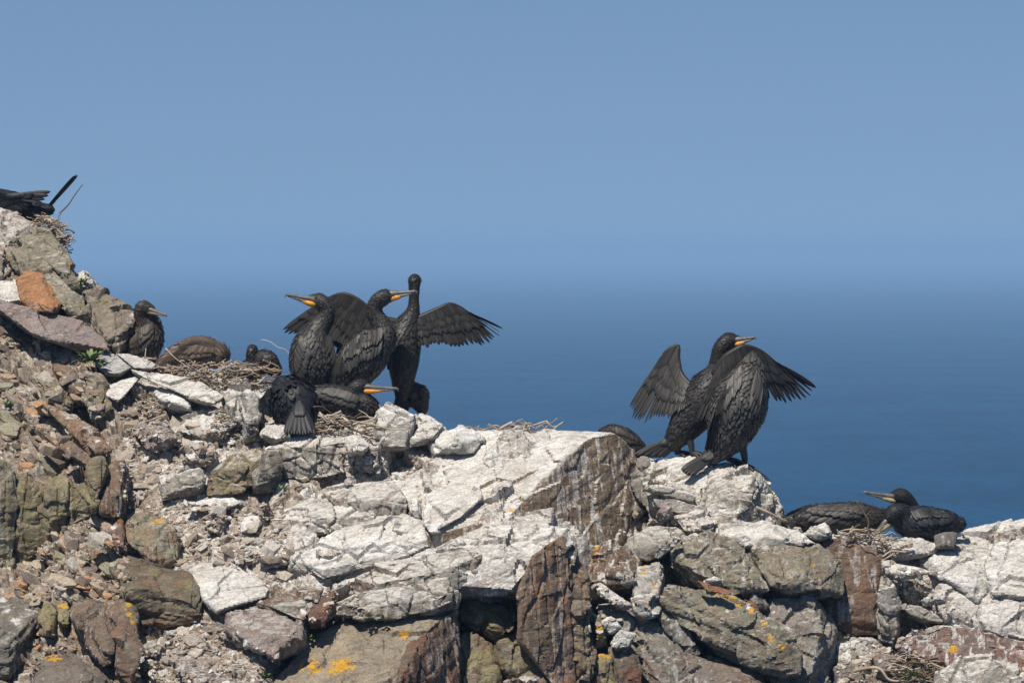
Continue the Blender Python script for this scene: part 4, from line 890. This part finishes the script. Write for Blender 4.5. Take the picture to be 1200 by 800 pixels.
cormorant('jet black bird crouching with its fanned tail towards the viewer', .02,
          [([(340, 447, -.02, 8), (328, 449, -.04, 9), (336, 458, -.02, 18), (341, 466, 0, 28), (346, 478, .04, 27), (351, 488, .08, 16)], 14)], 'jet',
          tail=((351, 474, .16), (334, 508, .26), (369, 508, .26), 11, 9), fold=[([(330, 450), (314, 456), (306, 466)], [(336, 486), (318, 490), (305, 484)], 8), ([(350, 452), (364, 458), (372, 466)], [(352, 486), (368, 492), (381, 484)], 7)])
cormorant('dark bird lying on the nest with a bright yellow bill pointing right', -.03,
          [([(431, 455, .03, 6.5), (423, 453, .03, 10), (415, 460, .02, 10), (424, 470, .02, 13), (428, 479, 0, 17), (408, 474, 0, 21), (385, 468, 0, 18), (362, 464, 0, 12)], 11)], 'dark',
          bill=((431, 455.5, .05), (466, 456, .06), 6.5, 'yellow'), eye=(427, 450, .075), fold=[([(420, 464), (402, 456), (386, 454)], [(408, 488), (386, 484), (358, 472)], 11)])
cormorant('dark bird sitting low behind the pale grooved block, only its back showing', -.55,
          [([(478, 450, 0, 8), (483, 459, 0, 15), (489, 466, 0, 15), (494, 476, 0, 9)], 10)], 'dark', fold=[([(478, 450), (488, 450), (497, 458)], [(480, 478), (490, 480), (500, 478)], 8)])
cormorant('dark bird hunched low behind the big slab, only its rounded back showing', -.55,
          [([(707, 508, 0, 8), (717, 507, 0, 11), (730, 513, 0, 13), (744, 524, 0, 12), (754, 534, 0, 7)], 10)], 'dark', fold=[([(722, 500), (736, 506), (746, 514)], [(728, 524), (742, 530), (755, 526)], 7)])
cormorant('bird with both wings held open on the large boulder, orange bill to the right', -.04,
          [([(864, 400, .02, 7), (855, 400, .02, 11), (846, 408, .02, 10.5), (843, 420, .01, 11), (842, 434, 0, 15), (833, 454, 0, 24), (818, 478, 0, 24), (802, 500, 0, 19), (788, 518, 0, 11)], 11)], 'black',
          bill=((865, 400, .04), (885, 396, .05), 6.5, 'orange'), eye=(862, 395, .06),
          wings=[([(838, 436, .10), (852, 416, .12), (872, 405, .12), (887, 409, .08), (897, 415, .05), (908, 424, .02)], [(816, 494, .16), (834, 490, .16), (856, 482, .14), (880, 476, .1), (902, 471, .04), (920, 469, .0), (936, 466, -.03), (947, 461, -.06), (953, 452, -.08)], 27),
                 ([(818, 456, .02), (806, 450, .0), (797, 438, -.03), (794, 420, -.06), (795, 405, -.08), (788, 406, -.08), (778, 414, -.08)], [(808, 474, .1), (797, 482, .08), (786, 488, .05), (773, 492, .02), (762, 492, 0), (752, 490, -.02), (744, 486, -.04), (740, 472, -.06)], 27)],
          tail=((794, 512, .02), (743, 533, .03), (776, 536, .03), 9, 7.5), legs=[((806, 510, .03), (811, 530, .03), (820, 535)), ((795, 516, .0), (793, 531, -.02), (800, 534))])
COLR['scaly'] = ((.085, .077, .068), (.014, .013, .0125))
cormorant('scaly-backed bird standing upright on the large boulder with its head tucked away', .10,
          [([(878, 416, -.05, 9), (880, 424, -.03, 12), (878, 440, 0, 21), (868, 468, 0, 33), (858, 495, 0, 31), (848, 516, 0, 22), (836, 532, 0, 12)], 12), ([(866, 505, .0, 14), (868, 520, .0, 9)], 0), ([(852, 515, .02, 12), (848, 530, .02, 7)], 0)], 'scaly',
          tail=((840, 528, .03), (798, 550, .10), (808, 558, .10), 8, 8), legs=[((869, 520, .0), (873, 540, -.02), (884, 546)), ((848, 526, .02), (853, 538, -.01), (864, 543))],
          fold=[([(868, 428), (852, 448), (844, 466)], [(866, 508), (846, 530), (826, 532)], 12), ([(888, 432), (894, 452), (892, 470)], [(872, 512), (880, 515), (886, 505)], 8)])
cormorant('dark bird lying flat at the left end of the lower nest, its head hidden', .10,
          [([(1030, 608, 0, 13), (1005, 607, 0, 18), (978, 608, 0, 19), (948, 609, 0, 17), (924, 612, 0, 10)], 13)], 'dark', fold=[([(1018, 594), (990, 590), (965, 592)], [(990, 616), (955, 612), (920, 604)], 11)])
cormorant('black bird on the lower nest with its raised head and grey bill pointing left', .06,
          [([(1045, 583, .02, 7), (1055, 582, .02, 11), (1063, 589, .0, 11), (1068, 600, -.03, 13), (1076, 612, -.06, 16), (1090, 618, -.08, 15)], 0)], 'jet',
          bill=((1046, 583.5, .04), (1012, 577, .05), 6, 'pale'), eye=(1051, 579, .06))
cormorant('black bird at the right end of the lower nest, its bill drooping down left', .20,
          [([(1038, 613, .05, 7), (1045, 605, .05, 11), (1052, 601, .03, 12), (1062, 609, 0, 18), (1085, 615, 0, 22), (1108, 614, 0, 17), (1122, 614, 0, 10)], 12)], 'jet',
          bill=((1039, 613, .07), (1020, 632, .09), 6, 'pale'), eye=(1041, 605, .11), fold=[([(1068, 598), (1088, 594), (1104, 598)], [(1088, 628), (1110, 628), (1127, 620)], 11)], tail=((1116, 606, 0), (1127, 622, .02), (1129, 612, -.02), 5, 7))
COLR['brown2'] = ((.075, .058, .045), (.022, .018, .016))

def bird_tube_mesh(b):
    mb = MB(); b['flow'] = []
    for pts, fl in b['tubes']:
        P = crom([list(at(p[0], p[1], b['d'] + p[2])) + [p[3] * PX] for p in pts], 5)
        mb.add(*tube(P[:, :3], P[:, 3], 16))
        T = np.gradient(P[:, :3], axis=0); T /= np.linalg.norm(T, axis=1)[:, None] + 1e-9
        for p, t in zip(P, T): b['flow'].append((p[:3], t, fl, p[3]))
    return mesh_np('tmp', mb.v, mb.f)
rb = random.Random(23)
bodies = remesh_all([(bird_tube_mesh(b), .0075, 6) for b in BIRDS])
FAN = [0]
def coat(b, me, c, root, org):
    """small overlapping contour feathers all over the trunk"""
    fp = np.array([f[0] for f in b['flow']]); ft = np.array([f[1] for f in b['flow']]); fl = np.array([f[2] for f in b['flow']]); fr = np.array([f[3] for f in b['flow']])
    n = normals(me); mb = MB(); cells = {}
    order = list(range(len(c))); rb.shuffle(order)
    for i in order:
        p = c[i]; k = int(np.argmin(((fp - p) ** 2).sum(1) - fr ** 2 * .9))
        if fl[k] <= 0: continue
        neck = fr[k] < 12.5 * PX
        Lf = 5.2 * PX if neck else .86 * fl[k] * PX * min(1.0, (.35 + .65 * fr[k] / (18 * PX)))
        sp = Lf * (.48 if neck else .38); key = tuple(np.floor(p / sp).astype(int)); ok = True
        for dx in (-1, 0, 1):
            for dy in (-1, 0, 1):
                for dz in (-1, 0, 1):
                    for q in cells.get((key[0] + dx, key[1] + dy, key[2] + dz), ()):
                        if ((q - p) ** 2).sum() < sp * sp: ok = False
        if not ok: continue
        cells.setdefault(key, []).append(p)
        nn = n[i]; t = ft[k] - nn * (ft[k] @ nn) + np.array([rb.gauss(0, .12), rb.gauss(0, .12), rb.gauss(0, .12)]); t -= nn * (t @ nn); L = np.linalg.norm(t)
        if L < .2: continue
        t /= L; s = Lf * rb.uniform(.85, 1.2)
        feather(mb, p - nn * .0015 - t * s * .2, p + t * s * .8 + nn * (.0012 if neck else .0025 + .008 * s), s * (.42 if neck else .5), nn, big=False, camber=.09)
    if mb.v:
        o = mb.build('plumage', M['feather'], root, org=org); o['kind'] = 'stuff'; return o
def wing(b, L, T, n, root, org, bvh=None, small=False):
    """flight feathers one by one, three rows of coverts and the arm"""
    def pos(x, y, dd, off):
        if bvh is None: return np.array(at(x, y, b['d'] + dd + off))
        p, nr = hit(x, y, bvh)
        if p is None:
            q = bvh.find_nearest(at(x, y, b['d'] + .06)); p = at(x, y, Y0 - q[0].y - .01 - b['d'] * 0)
        return np.array(p - (p - CAMP).normalized() * (.006 + off))
    L3 = [tuple(p) + ((0.0,) if len(p) == 2 else ()) for p in L]; T3 = [tuple(p) + ((0.0,) if len(p) == 2 else ()) for p in T]
    R = lambda k: (resample(L3, k), resample(T3, k))
    la, ta = R(n)
    mb = MB()
    arm = crom([list(pos(*p, .0)) for p in resample(L3, 9)], 2)
    if bvh is None: mb.add(*tube(arm, np.linspace(5.0, 1.6, len(arm)) * PX * (1 if bvh is None else .55), 8))
    def nrm(p0, p1, i, A):
        j = min(i + 1, len(A) - 1); k = max(i - 1, 0)
        t = pos(*A[j], 0) - pos(*A[k], 0); nn = np.cross(t, p1 - p0); l = np.linalg.norm(nn)
        nn = nn / l if l > 1e-9 else np.array([0, -1.0, 0])
        return nn if nn[1] < 0 else -nn
    rows = ((.26, .66, .010, 1.25), (.12, .46, .016, 1.5), (.0, .28, .021, 1.8)) if bvh is None else ((.12, .62, .008, 1.3), (.0, .36, .013, 1.6))
    for f0, f1, off, mul in rows:
        m = int(n * mul); A, B = R(m)
        for i in range(m):
            a, e = A[i], B[i]; ff0 = max(0, f0 + rb.uniform(-.03, .03)); ff1 = f1 + rb.uniform(-.05, .05)
            p0 = pos(*(a * (1 - ff0) + e * ff0), off); p1 = pos(*(a * (1 - ff1) + e * ff1), off * .75)
            j = min(i + 1, m - 1); k = max(i - 1, 0)
            w = np.linalg.norm(pos(*(A[j] * .6 + B[j] * .4), 0) - pos(*(A[k] * .6 + B[k] * .4), 0)) / max(1, j - k)
            feather(mb, p0, p1, max(w * 1.9, 3.0 * PX), nrm(p0, p1, i, A), big=False, camber=.12)
    wo = mb.build('wing', M['feather'], root, org=org); wo['own'] = 1; wo['tint'] = b['c1']; wo['tint2'] = tuple(x * .5 + y * .5 for x, y in zip(b['c1'], b['c2']))
    for i in range(n):
        a, e = la[i], ta[i]
        g0 = .16 if bvh is None else .2
        hand = bvh is None and i >= n * .62           # long, separate primaries of the hand
        p0 = pos(*(a * (1 - g0) + e * g0), .0); p1 = pos(*e, -.004 + .0035 * (i % 2) if bvh is None else .002 + .002 * (i % 2))
        p1 = p1 + (p1 - p0) * (rb.uniform(.0, .09) if hand else rb.uniform(-.10, .05))
        if hand: p1 = p1 + (pos(*ta[-1], 0) - p1) * .10 * rb.random()
        j = min(i + 1, n - 1); k = max(i - 1, 0)
        w = np.linalg.norm(pos(*(la[j] * .3 + ta[j] * .7), 0) - pos(*(la[k] * .3 + ta[k] * .7), 0)) / max(1, j - k)
        fm = MB(); nn = nrm(p0, p1, i, la) + np.array([.25 * (1 if ta[-1][0] > ta[0][0] else -1), 0, 0])
        feather(fm, p0, p1, max(min(w * (1.4 if hand else 1.8), 10 * PX), 3.2 * PX), nn, camber=.10)
        f = fm.build('flight_feather', M['feather'], wo, org=org); fk = rb.uniform(.55, .9); f['tint'] = tuple(x * fk for x in b['c1']); f['tint2'] = b['c2']
    return wo
def bill(b, base, tip, r, colr, root, org):
    p0 = np.array(at(base[0], base[1], b['d'] + base[2])); p1 = np.array(at(tip[0], tip[1], b['d'] + tip[2])); ax = p1 - p0; L = np.linalg.norm(ax); ax /= L
    up = np.array([0, 0, 1.0]); up -= ax * (up @ ax); up /= np.linalg.norm(up); r = r * PX
    skin = {'orange': 'bill_orange', 'yellow': 'bill_orange', 'pale': 'bill_pale', 'brown': 'bill_brown'}[colr]; horn = 'bill_brown' if colr == 'brown' else 'bill_grey'
    S = [-.10, .12, .35, .6, .82, .93, 1.0]
    P = [p0 + ax * L * s + up * (r * .34 * (1 - .75 * s) + (.02 * r if s < .9 else 0)) for s in S]; P[-2] = P[-2] + up * r * .06
    P.append(P[-1] + ax * r * .10 - up * r * .42)
    Rr = [r * k for k in (.58, .50, .36, .27, .24, .25, .19, .07)]
    mb = MB(); mb.add(*tube(P, Rr, 10)); mb.build('upper_bill', M[horn], root, org=org)
    S = [-.12, .15, .4, .65, .9]
    mb = MB(); mb.add(*tube([p0 + ax * L * s - up * r * (.36 - .30 * s) for s in S], [r * k for k in (.45, .42, .30, .2, .1)], 10)); mb.build('lower_bill', M[horn], root, org=org)
    if colr != 'brown':
        mb = MB(); mb.add(*tube(crom([p0 - ax * r * .8 - up * r * .30, p0 - up * r * .42, p0 + ax * L * .24 - up * r * .36, p0 + ax * L * (.62 if colr == 'yellow' else .5) - up * r * .24], 3), [r * k for k in (.40, .47, .53, .55, .52, .48, .42, .34, .24, .14)], 10)); mb.build('throat_pouch', M[skin], root, org=org)
def tail(b, base, ta, tb, n, w, root, org):
    p0 = np.array(at(base[0], base[1], b['d'] + base[2])); A = np.array(at(ta[0], ta[1], b['d'] + ta[2])); B = np.array(at(tb[0], tb[1], b['d'] + tb[2]))
    nn = np.cross(A - p0, B - p0); nn /= np.linalg.norm(nn) + 1e-9
    if nn[1] > 0: nn = -nn
    mb = MB(); mid = (A + B) / 2
    for k in range(5):
        s = (k - 2) / 2; e = mid + (B - A) * .3 * s
        feather(mb, p0 - (mid - p0) * .12, p0 + (e - p0) * .45 + nn * .006, w * 1.1 * PX, nn, big=False)
    to = mb.build('tail', M['feather'], root, org=org)
    for k in range(n):
        s = k / (n - 1); tip = A * (1 - s) + B * s + (mid - p0) * (.04 * math.sin(math.pi * s) + rb.uniform(-.02, .02))
        fm = MB(); feather(fm, p0 + (B - A) * .12 * (s - .5), tip + nn * .003 * (k % 2), w * PX, nn, camber=.10)
        f = fm.build('tail_feather', M['feather'], to, org=org); f['tint'] = tuple(x * .45 for x in b['c1']); f['tint2'] = b['c2']
    return to
def leg(b, hip, ankle, toe, root, org):
    p0 = np.array(at(hip[0], hip[1], b['d'] + hip[2])); p1 = np.array(at(ankle[0], ankle[1], b['d'] + ankle[2])); tdir = np.array([toe[0] - ankle[0], 0, 0]) * PX
    g = BVH.ray_cast(Vector(p1) + Vector((0, 0, .12)), Vector((0, 0, -1)), .4)
    gz = g[0].z if g[0] is not None else p1[2] - .02
    p1 = np.array([p1[0], p1[1], gz + .022])
    mb = MB(); mb.add(*tube(crom([p0, p0 * .45 + p1 * .55 + np.array([.004, -.004, 0]), p1], 3), np.linspace(5.2, 2.9, 7) * PX, 10))
    L = np.linalg.norm(tdir); sg = 1 if tdir[0] > 0 else -1; tips = []
    for a, l in ((-42, .9), (-12, 1.2), (18, 1.25), (52, .95)):
        dr = np.array([sg * math.cos(math.radians(a)), -math.sin(math.radians(a)), 0]); q = p1 + dr * .062 * l
        g = BVH.ray_cast(Vector(q) + Vector((0, 0, .1)), Vector((0, 0, -1)), .3); z = g[0].z if g[0] is not None and abs(g[0].z - gz) < .05 else gz
        q[2] = z + .006; tips.append(q)
        mid = (p1 + q) / 2 + np.array([0, 0, .006])
        mb.add(*tube([p1, mid, q], [2.5 * PX, 1.8 * PX, 1.2 * PX], 8))
    V = [p1] + [t for t in tips]; lo = [v - np.array([0, 0, .004]) for v in V]
    k = len(V); mb.add(V + lo, [(0, i, i + 1) for i in range(1, k - 1)] + [(k, k + i + 1, k + i) for i in range(1, k - 1)] + [(i, i + 1, k + i + 1, k + i) for i in range(1, k - 1)])
    mb.build('leg', M['leg'], root, org=org)

for b, me in zip(BIRDS, bodies):
    c = coords(me); b['c1'], b['c2'] = COLR[b['color']]
    org = np.array([c[:, 0].mean(), c[:, 1].mean(), c[:, 2].min()])
    root = empty('cormorant', tuple(org), b['label'], 'bird', 'cormorants resting on the rocks'); kw = b['kw']
    polys = [tuple(p.vertices) for p in me.polygons]; bvh = BVHTree.FromPolygons(c.tolist(), polys)
    pl = coat(b, me, c, root, org)
    if kw.get('wings'):
        for L, T, n in kw['wings']: wing(b, L, T, n, root, org)
    for L, T, n in kw.get('fold', ()): wing(b, L, T, n, root, org, bvh)
    if 'bill' in kw: bill(b, *kw['bill'], root, org)
    if 'tail' in kw: tail(b, *kw['tail'], root, org)
    for lg in kw.get('legs', ()): leg(b, *lg, root, org)
    if 'eye' in kw:
        x, y, dd = kw['eye']; h, nr = hit(x, y, bvh)
        if h is not None:
            bm = bmesh.new(); bmesh.ops.create_uvsphere(bm, u_segments=12, v_segments=8, radius=1.5 * PX); em = bpy.data.meshes.new('eye'); bm.to_mesh(em); bm.free(); em.shade_smooth()
            new_obj('eye', em, parent=root, mat=M['eye'], loc=tuple(h - Vector(org)))
    set_coords(me, c - org); me.name = 'body'; me.shade_smooth(); me.materials.clear()
    new_obj('body', me, parent=root, mat=M['down'])
    for ch in root.children:
        if 'own' not in ch: ch['tint'] = b['c1']; ch['tint2'] = b['c2']

# ------------------------------------------------------------------ nests, sticks, plants
rt = random.Random(41)
def stick(mb, p0, p1, r0, r1, wig=.08, seg=6, rnd=rt):
    p0 = np.array(p0, float); p1 = np.array(p1, float); L = np.linalg.norm(p1 - p0)
    pts = [p0] + [p0 + (p1 - p0) * s + np.array([rnd.gauss(0, 1), rnd.gauss(0, 1), rnd.gauss(0, 1)]) * L * wig for s in (.33, .67)] + [p1]
    P = crom(pts, 2); mb.add(*tube(P, np.linspace(r0, r1, len(P)), seg, cap=False))
def nest(label, poly, n, big, d=None, lift=.03, mats=('twig', 'twig_dark', 'twig_white'), lens=(10, 34), group=None):
    """a heap of loose sticks laid over whatever is under the polygon"""
    pts = []
    for k in range(n):
        x, y = rand_in(poly, rt)
        if d is None:
            p, nr = hit(x, y)
            if p is None or p.y > 26.5: p = at(x, y, float(base_d(x, y)) - .05)
        else: p = at(x, y, d + rt.uniform(-.10, .06))
        pts.append(p + Vector((0, -.01, rt.uniform(0, lift))))
    org = np.array(min(pts, key=lambda p: p.z)); root = empty('nest', tuple(org), label, 'nest', group)
    mbs = [MB() for _ in mats]
    for i, p in enumerate(pts):
        L = rt.uniform(*lens) * PX; a = rt.gauss(0, .35); dr = Vector((math.cos(a) * rt.choice((-1, 1)), rt.gauss(0, .5), math.sin(a) - .1)).normalized()
        r = rt.uniform(.45, 1.15) * PX
        if i < big:
            mb = MB(); stick(mb, p - dr * L * .8, p + dr * L * .8, r * 1.5, r * .9, .06); mb.build('stick', M[rt.choice(mats)], root, org=org)
        else: stick(rt.choices(mbs, weights=(5, 3, 2)[:len(mats)])[0], p - dr * L * .5, p + dr * L * .5, r, r * .6, .09, 5)
    for mb, mk in zip(mbs, mats):
        if mb.v: o = mb.build('twigs', M[mk], root, org=org); o['kind'] = 'stuff'
    return root
nest('ragged stick nest on the crest at the upper left', [(30, 262), (48, 255), (66, 262), (80, 282), (80, 294), (62, 288), (44, 272)], 190, 7, d=-1.50, lens=(8, 26))
nest('wide bleached stick nest under the sleeping brown bird', [(180, 436), (232, 428), (290, 430), (326, 436), (330, 448), (316, 456), (270, 458), (262, 462), (225, 446)], 210, 10, d=-.36, lens=(10, 32))
nest('tangle of pale curled sticks below the yellow-billed bird', [(362, 488), (385, 482), (410, 492), (440, 494), (452, 506), (420, 512), (368, 508)], 70, 10, d=.14, lens=(10, 28))
nest('heap of sticks along the skyline of the big slab', [(552, 506), (575, 502), (620, 500), (645, 503), (640, 511), (590, 512), (556, 512)], 45, 6, d=.02, lens=(10, 30))
nest('scrappy stick nest under the lower right birds', [(985, 628), (1010, 622), (1052, 632), (1066, 644), (1048, 656), (1020, 640), (990, 634)], 90, 10, d=.36, lens=(8, 26))
nest('grassy nest of dry stems at the bottom right', [(1044, 778), (1070, 768), (1096, 780), (1112, 806), (1050, 806)], 150, 8, d=.70, lens=(10, 30))
nest('wisps of dry straw caught beside the white stained rocks', [(245, 490), (262, 484), (284, 504), (280, 520), (255, 516)], 80, 4, lens=(5, 16))
nest('short dry stalks under the tilted white tile', [(162, 462), (176, 456), (190, 486), (186, 500), (166, 488)], 60, 4, lens=(6, 18))

def lone_stick(label, pts, r, mat, forks=()):
    P = [np.array(at(*p)) for p in pts]; org = P[0]; mb = MB()
    C = crom(P, 4); mb.add(*tube(C, np.linspace(r, r * .55, len(C)) * PX, 7, cap=False))
    for f in forks:
        Q = crom([np.array(at(*p)) for p in f], 3); mb.add(*tube(Q, np.linspace(r * .7, r * .35, len(Q)) * PX, 6, cap=False))
    o = mb.build('stick', M[mat], None, org=org); o.location = tuple(org); o['label'] = label; o['category'] = 'stick'
lone_stick('thin curved stick standing up from the crest nest against the sky', [(70, 250, -1.5), (80, 240, -1.5), (88, 228, -1.5), (97, 216, -1.5)], 1.0, 'twig_dark', [[(72, 248, -1.5), (64, 262, -1.48), (58, 268, -1.46)]])
lone_stick('pale forked branch sticking up from the skyline heap', [(582, 508, .06), (604, 502, .05), (622, 499, .04), (640, 493, .03)], 1.5, 'twig_white', [[(640, 493, .03), (648, 500, .02), (659, 496, .0)]])
lone_stick('short pale stick leaning on the skyline left of the brown slab edge', [(648, 504, .05), (653, 499, .05), (660, 494, .04)], 1.0, 'twig_white')
lone_stick('pale stick lying across the right shoulder of the birds boulder', [(886, 594, .34), (900, 600, .33), (912, 606, .32), (923, 611, .30)], 1.9, 'twig')
lone_stick('upright forked twig between the lower right birds', [(1014, 628, .34), (1018, 612, .34), (1012, 600, .33), (1002, 585, .32)], 1.4, 'twig_dark', [[(1015, 604, .33), (1020, 598, .33)]])
lone_stick('long bent root lying at the foot of the light rock', [(1000, 786, .72), (1020, 782, .73), (1032, 784, .74), (1042, 796, .75), (1060, 798, .75)], 2.2, 'twig')
lone_stick('thin arching straw above the small peeping bird', [(306, 398, -.5), (316, 400, -.48), (326, 407, -.46), (337, 412, -.44), (344, 438, -.40)], .55, 'twig_white')
lone_stick('straight straw leaning over the wide nest', [(194, 408, -.30), (206, 420, -.29), (226, 434, -.28)], .7, 'twig_white')
lone_stick('short upright straw right of the hunched skyline bird', [(170, 420, -.40), (171, 408, -.40)], .8, 'twig_white')
lone_stick('pale branch running across the grooved block', [(418, 494, .34), (440, 498, .36), (460, 503, .36), (484, 503, .32)], 1.0, 'twig', [[(440, 498, .36), (430, 486, .34), (420, 480, .32)]])

def leaf_blade(mb, p0, dr, L, w, droop):
    p0 = np.array(p0, float); dr = np.array(dr, float); dr /= np.linalg.norm(dr); sd = np.cross(dr, [0, 0, 1]); sd /= np.linalg.norm(sd) + 1e-9; nn = np.cross(sd, dr)
    V = []; 
    for s, h in ((0, .45), (.25, .9), (.55, 1.0), (.8, .6), (1, .06)):
        c = p0 + dr * L * s - np.array([0, 0, 1]) * droop * L * s * s
        V += [c - sd * h * w * .5, c - nn * w * .12, c + sd * h * w * .5]
    mb.add(V, [(i * 3 + k, i * 3 + k + 1, i * 3 + 4 + k, i * 3 + 3 + k) for i in range(4) for k in range(2)])
def plant(label, x, y, d, n, L, w, mats, spread=1.0, cat='plant', name='rosette_plant'):
    p = np.array(at(x, y, d)); root = empty(name, tuple(p), label, cat)
    for k in range(n):
        a = 6.28 * k / n + rt.uniform(-.3, .3); e = rt.uniform(.25, 1.25)
        mb = MB(); leaf_blade(mb, p + np.array([math.cos(a), math.sin(a), 0]) * .006, (math.cos(a) * math.cos(e) * spread, math.sin(a) * math.cos(e) * spread, math.sin(e)), L * PX * rt.uniform(.65, 1.15), w * PX * rt.uniform(.8, 1.2), rt.uniform(.15, .6))
        mb.build('leaf', M[rt.choice(mats)], root, org=p)
def on(x, y):
    p, n = hit(x, y); return (Y0 - p.y + .015) if p is not None else float(base_d(x, y)) + .05
plant('green leafy plant beside the grey flat slab on the hill', 107, 424, on(107, 424) + .12, 46, 27, 5.0, ['leaf', 'leaf_pale', 'leaf_pale'])
plant('pale green sprig between the mossy stub and the ribbed rock', 88, 478, on(88, 478) + .03, 12, 10, 3, ['leaf_pale', 'leaf'], name='weed')
plant('small grassy sprig at the foot of the grooved ledge block', 330, 572, on(330, 572) + .03, 12, 9, 2, ['leaf_pale', 'leaf'], name='grass_tuft', cat='grass')
plant('small bright green weed at the corner of the lichened brown block', 361, 748, on(361, 748) + .02, 14, 9, 5, ['leaf'], name='weed')
plant('pair of small weeds in the crack above the lichened brown block', 432, 722, on(432, 722) + .02, 12, 9, 3.5, ['leaf', 'leaf_pale'], name='weed')
plant('tiny green weed right of the pair of weeds in the crack', 449, 724, on(449, 724) + .02, 10, 7, 3.5, ['leaf'], name='weed')
plant('low green weed in the gravel at the bottom edge', 311, 794, on(311, 794) + .02, 14, 10, 4, ['leaf'], name='weed')
plant('tuft of grass on the small skyline rock', 97, 331, on(97, 331) + .02, 26, 13, 2.0, ['leaf', 'leaf_pale'], name='grass_tuft', cat='grass')
plant('few green blades in the brown scree near the left edge', 8, 474, on(8, 474) + .02, 10, 13, 3.5, ['leaf_pale', 'leaf'], name='grass_tuft', cat='grass')
plant('yellowish grass tuft in the low grassy nest', 1068, 792, .76, 40, 20, 1.6, ['leaf_pale', 'leaf_pale', 'leaf'], name='grass_tuft', cat='grass')
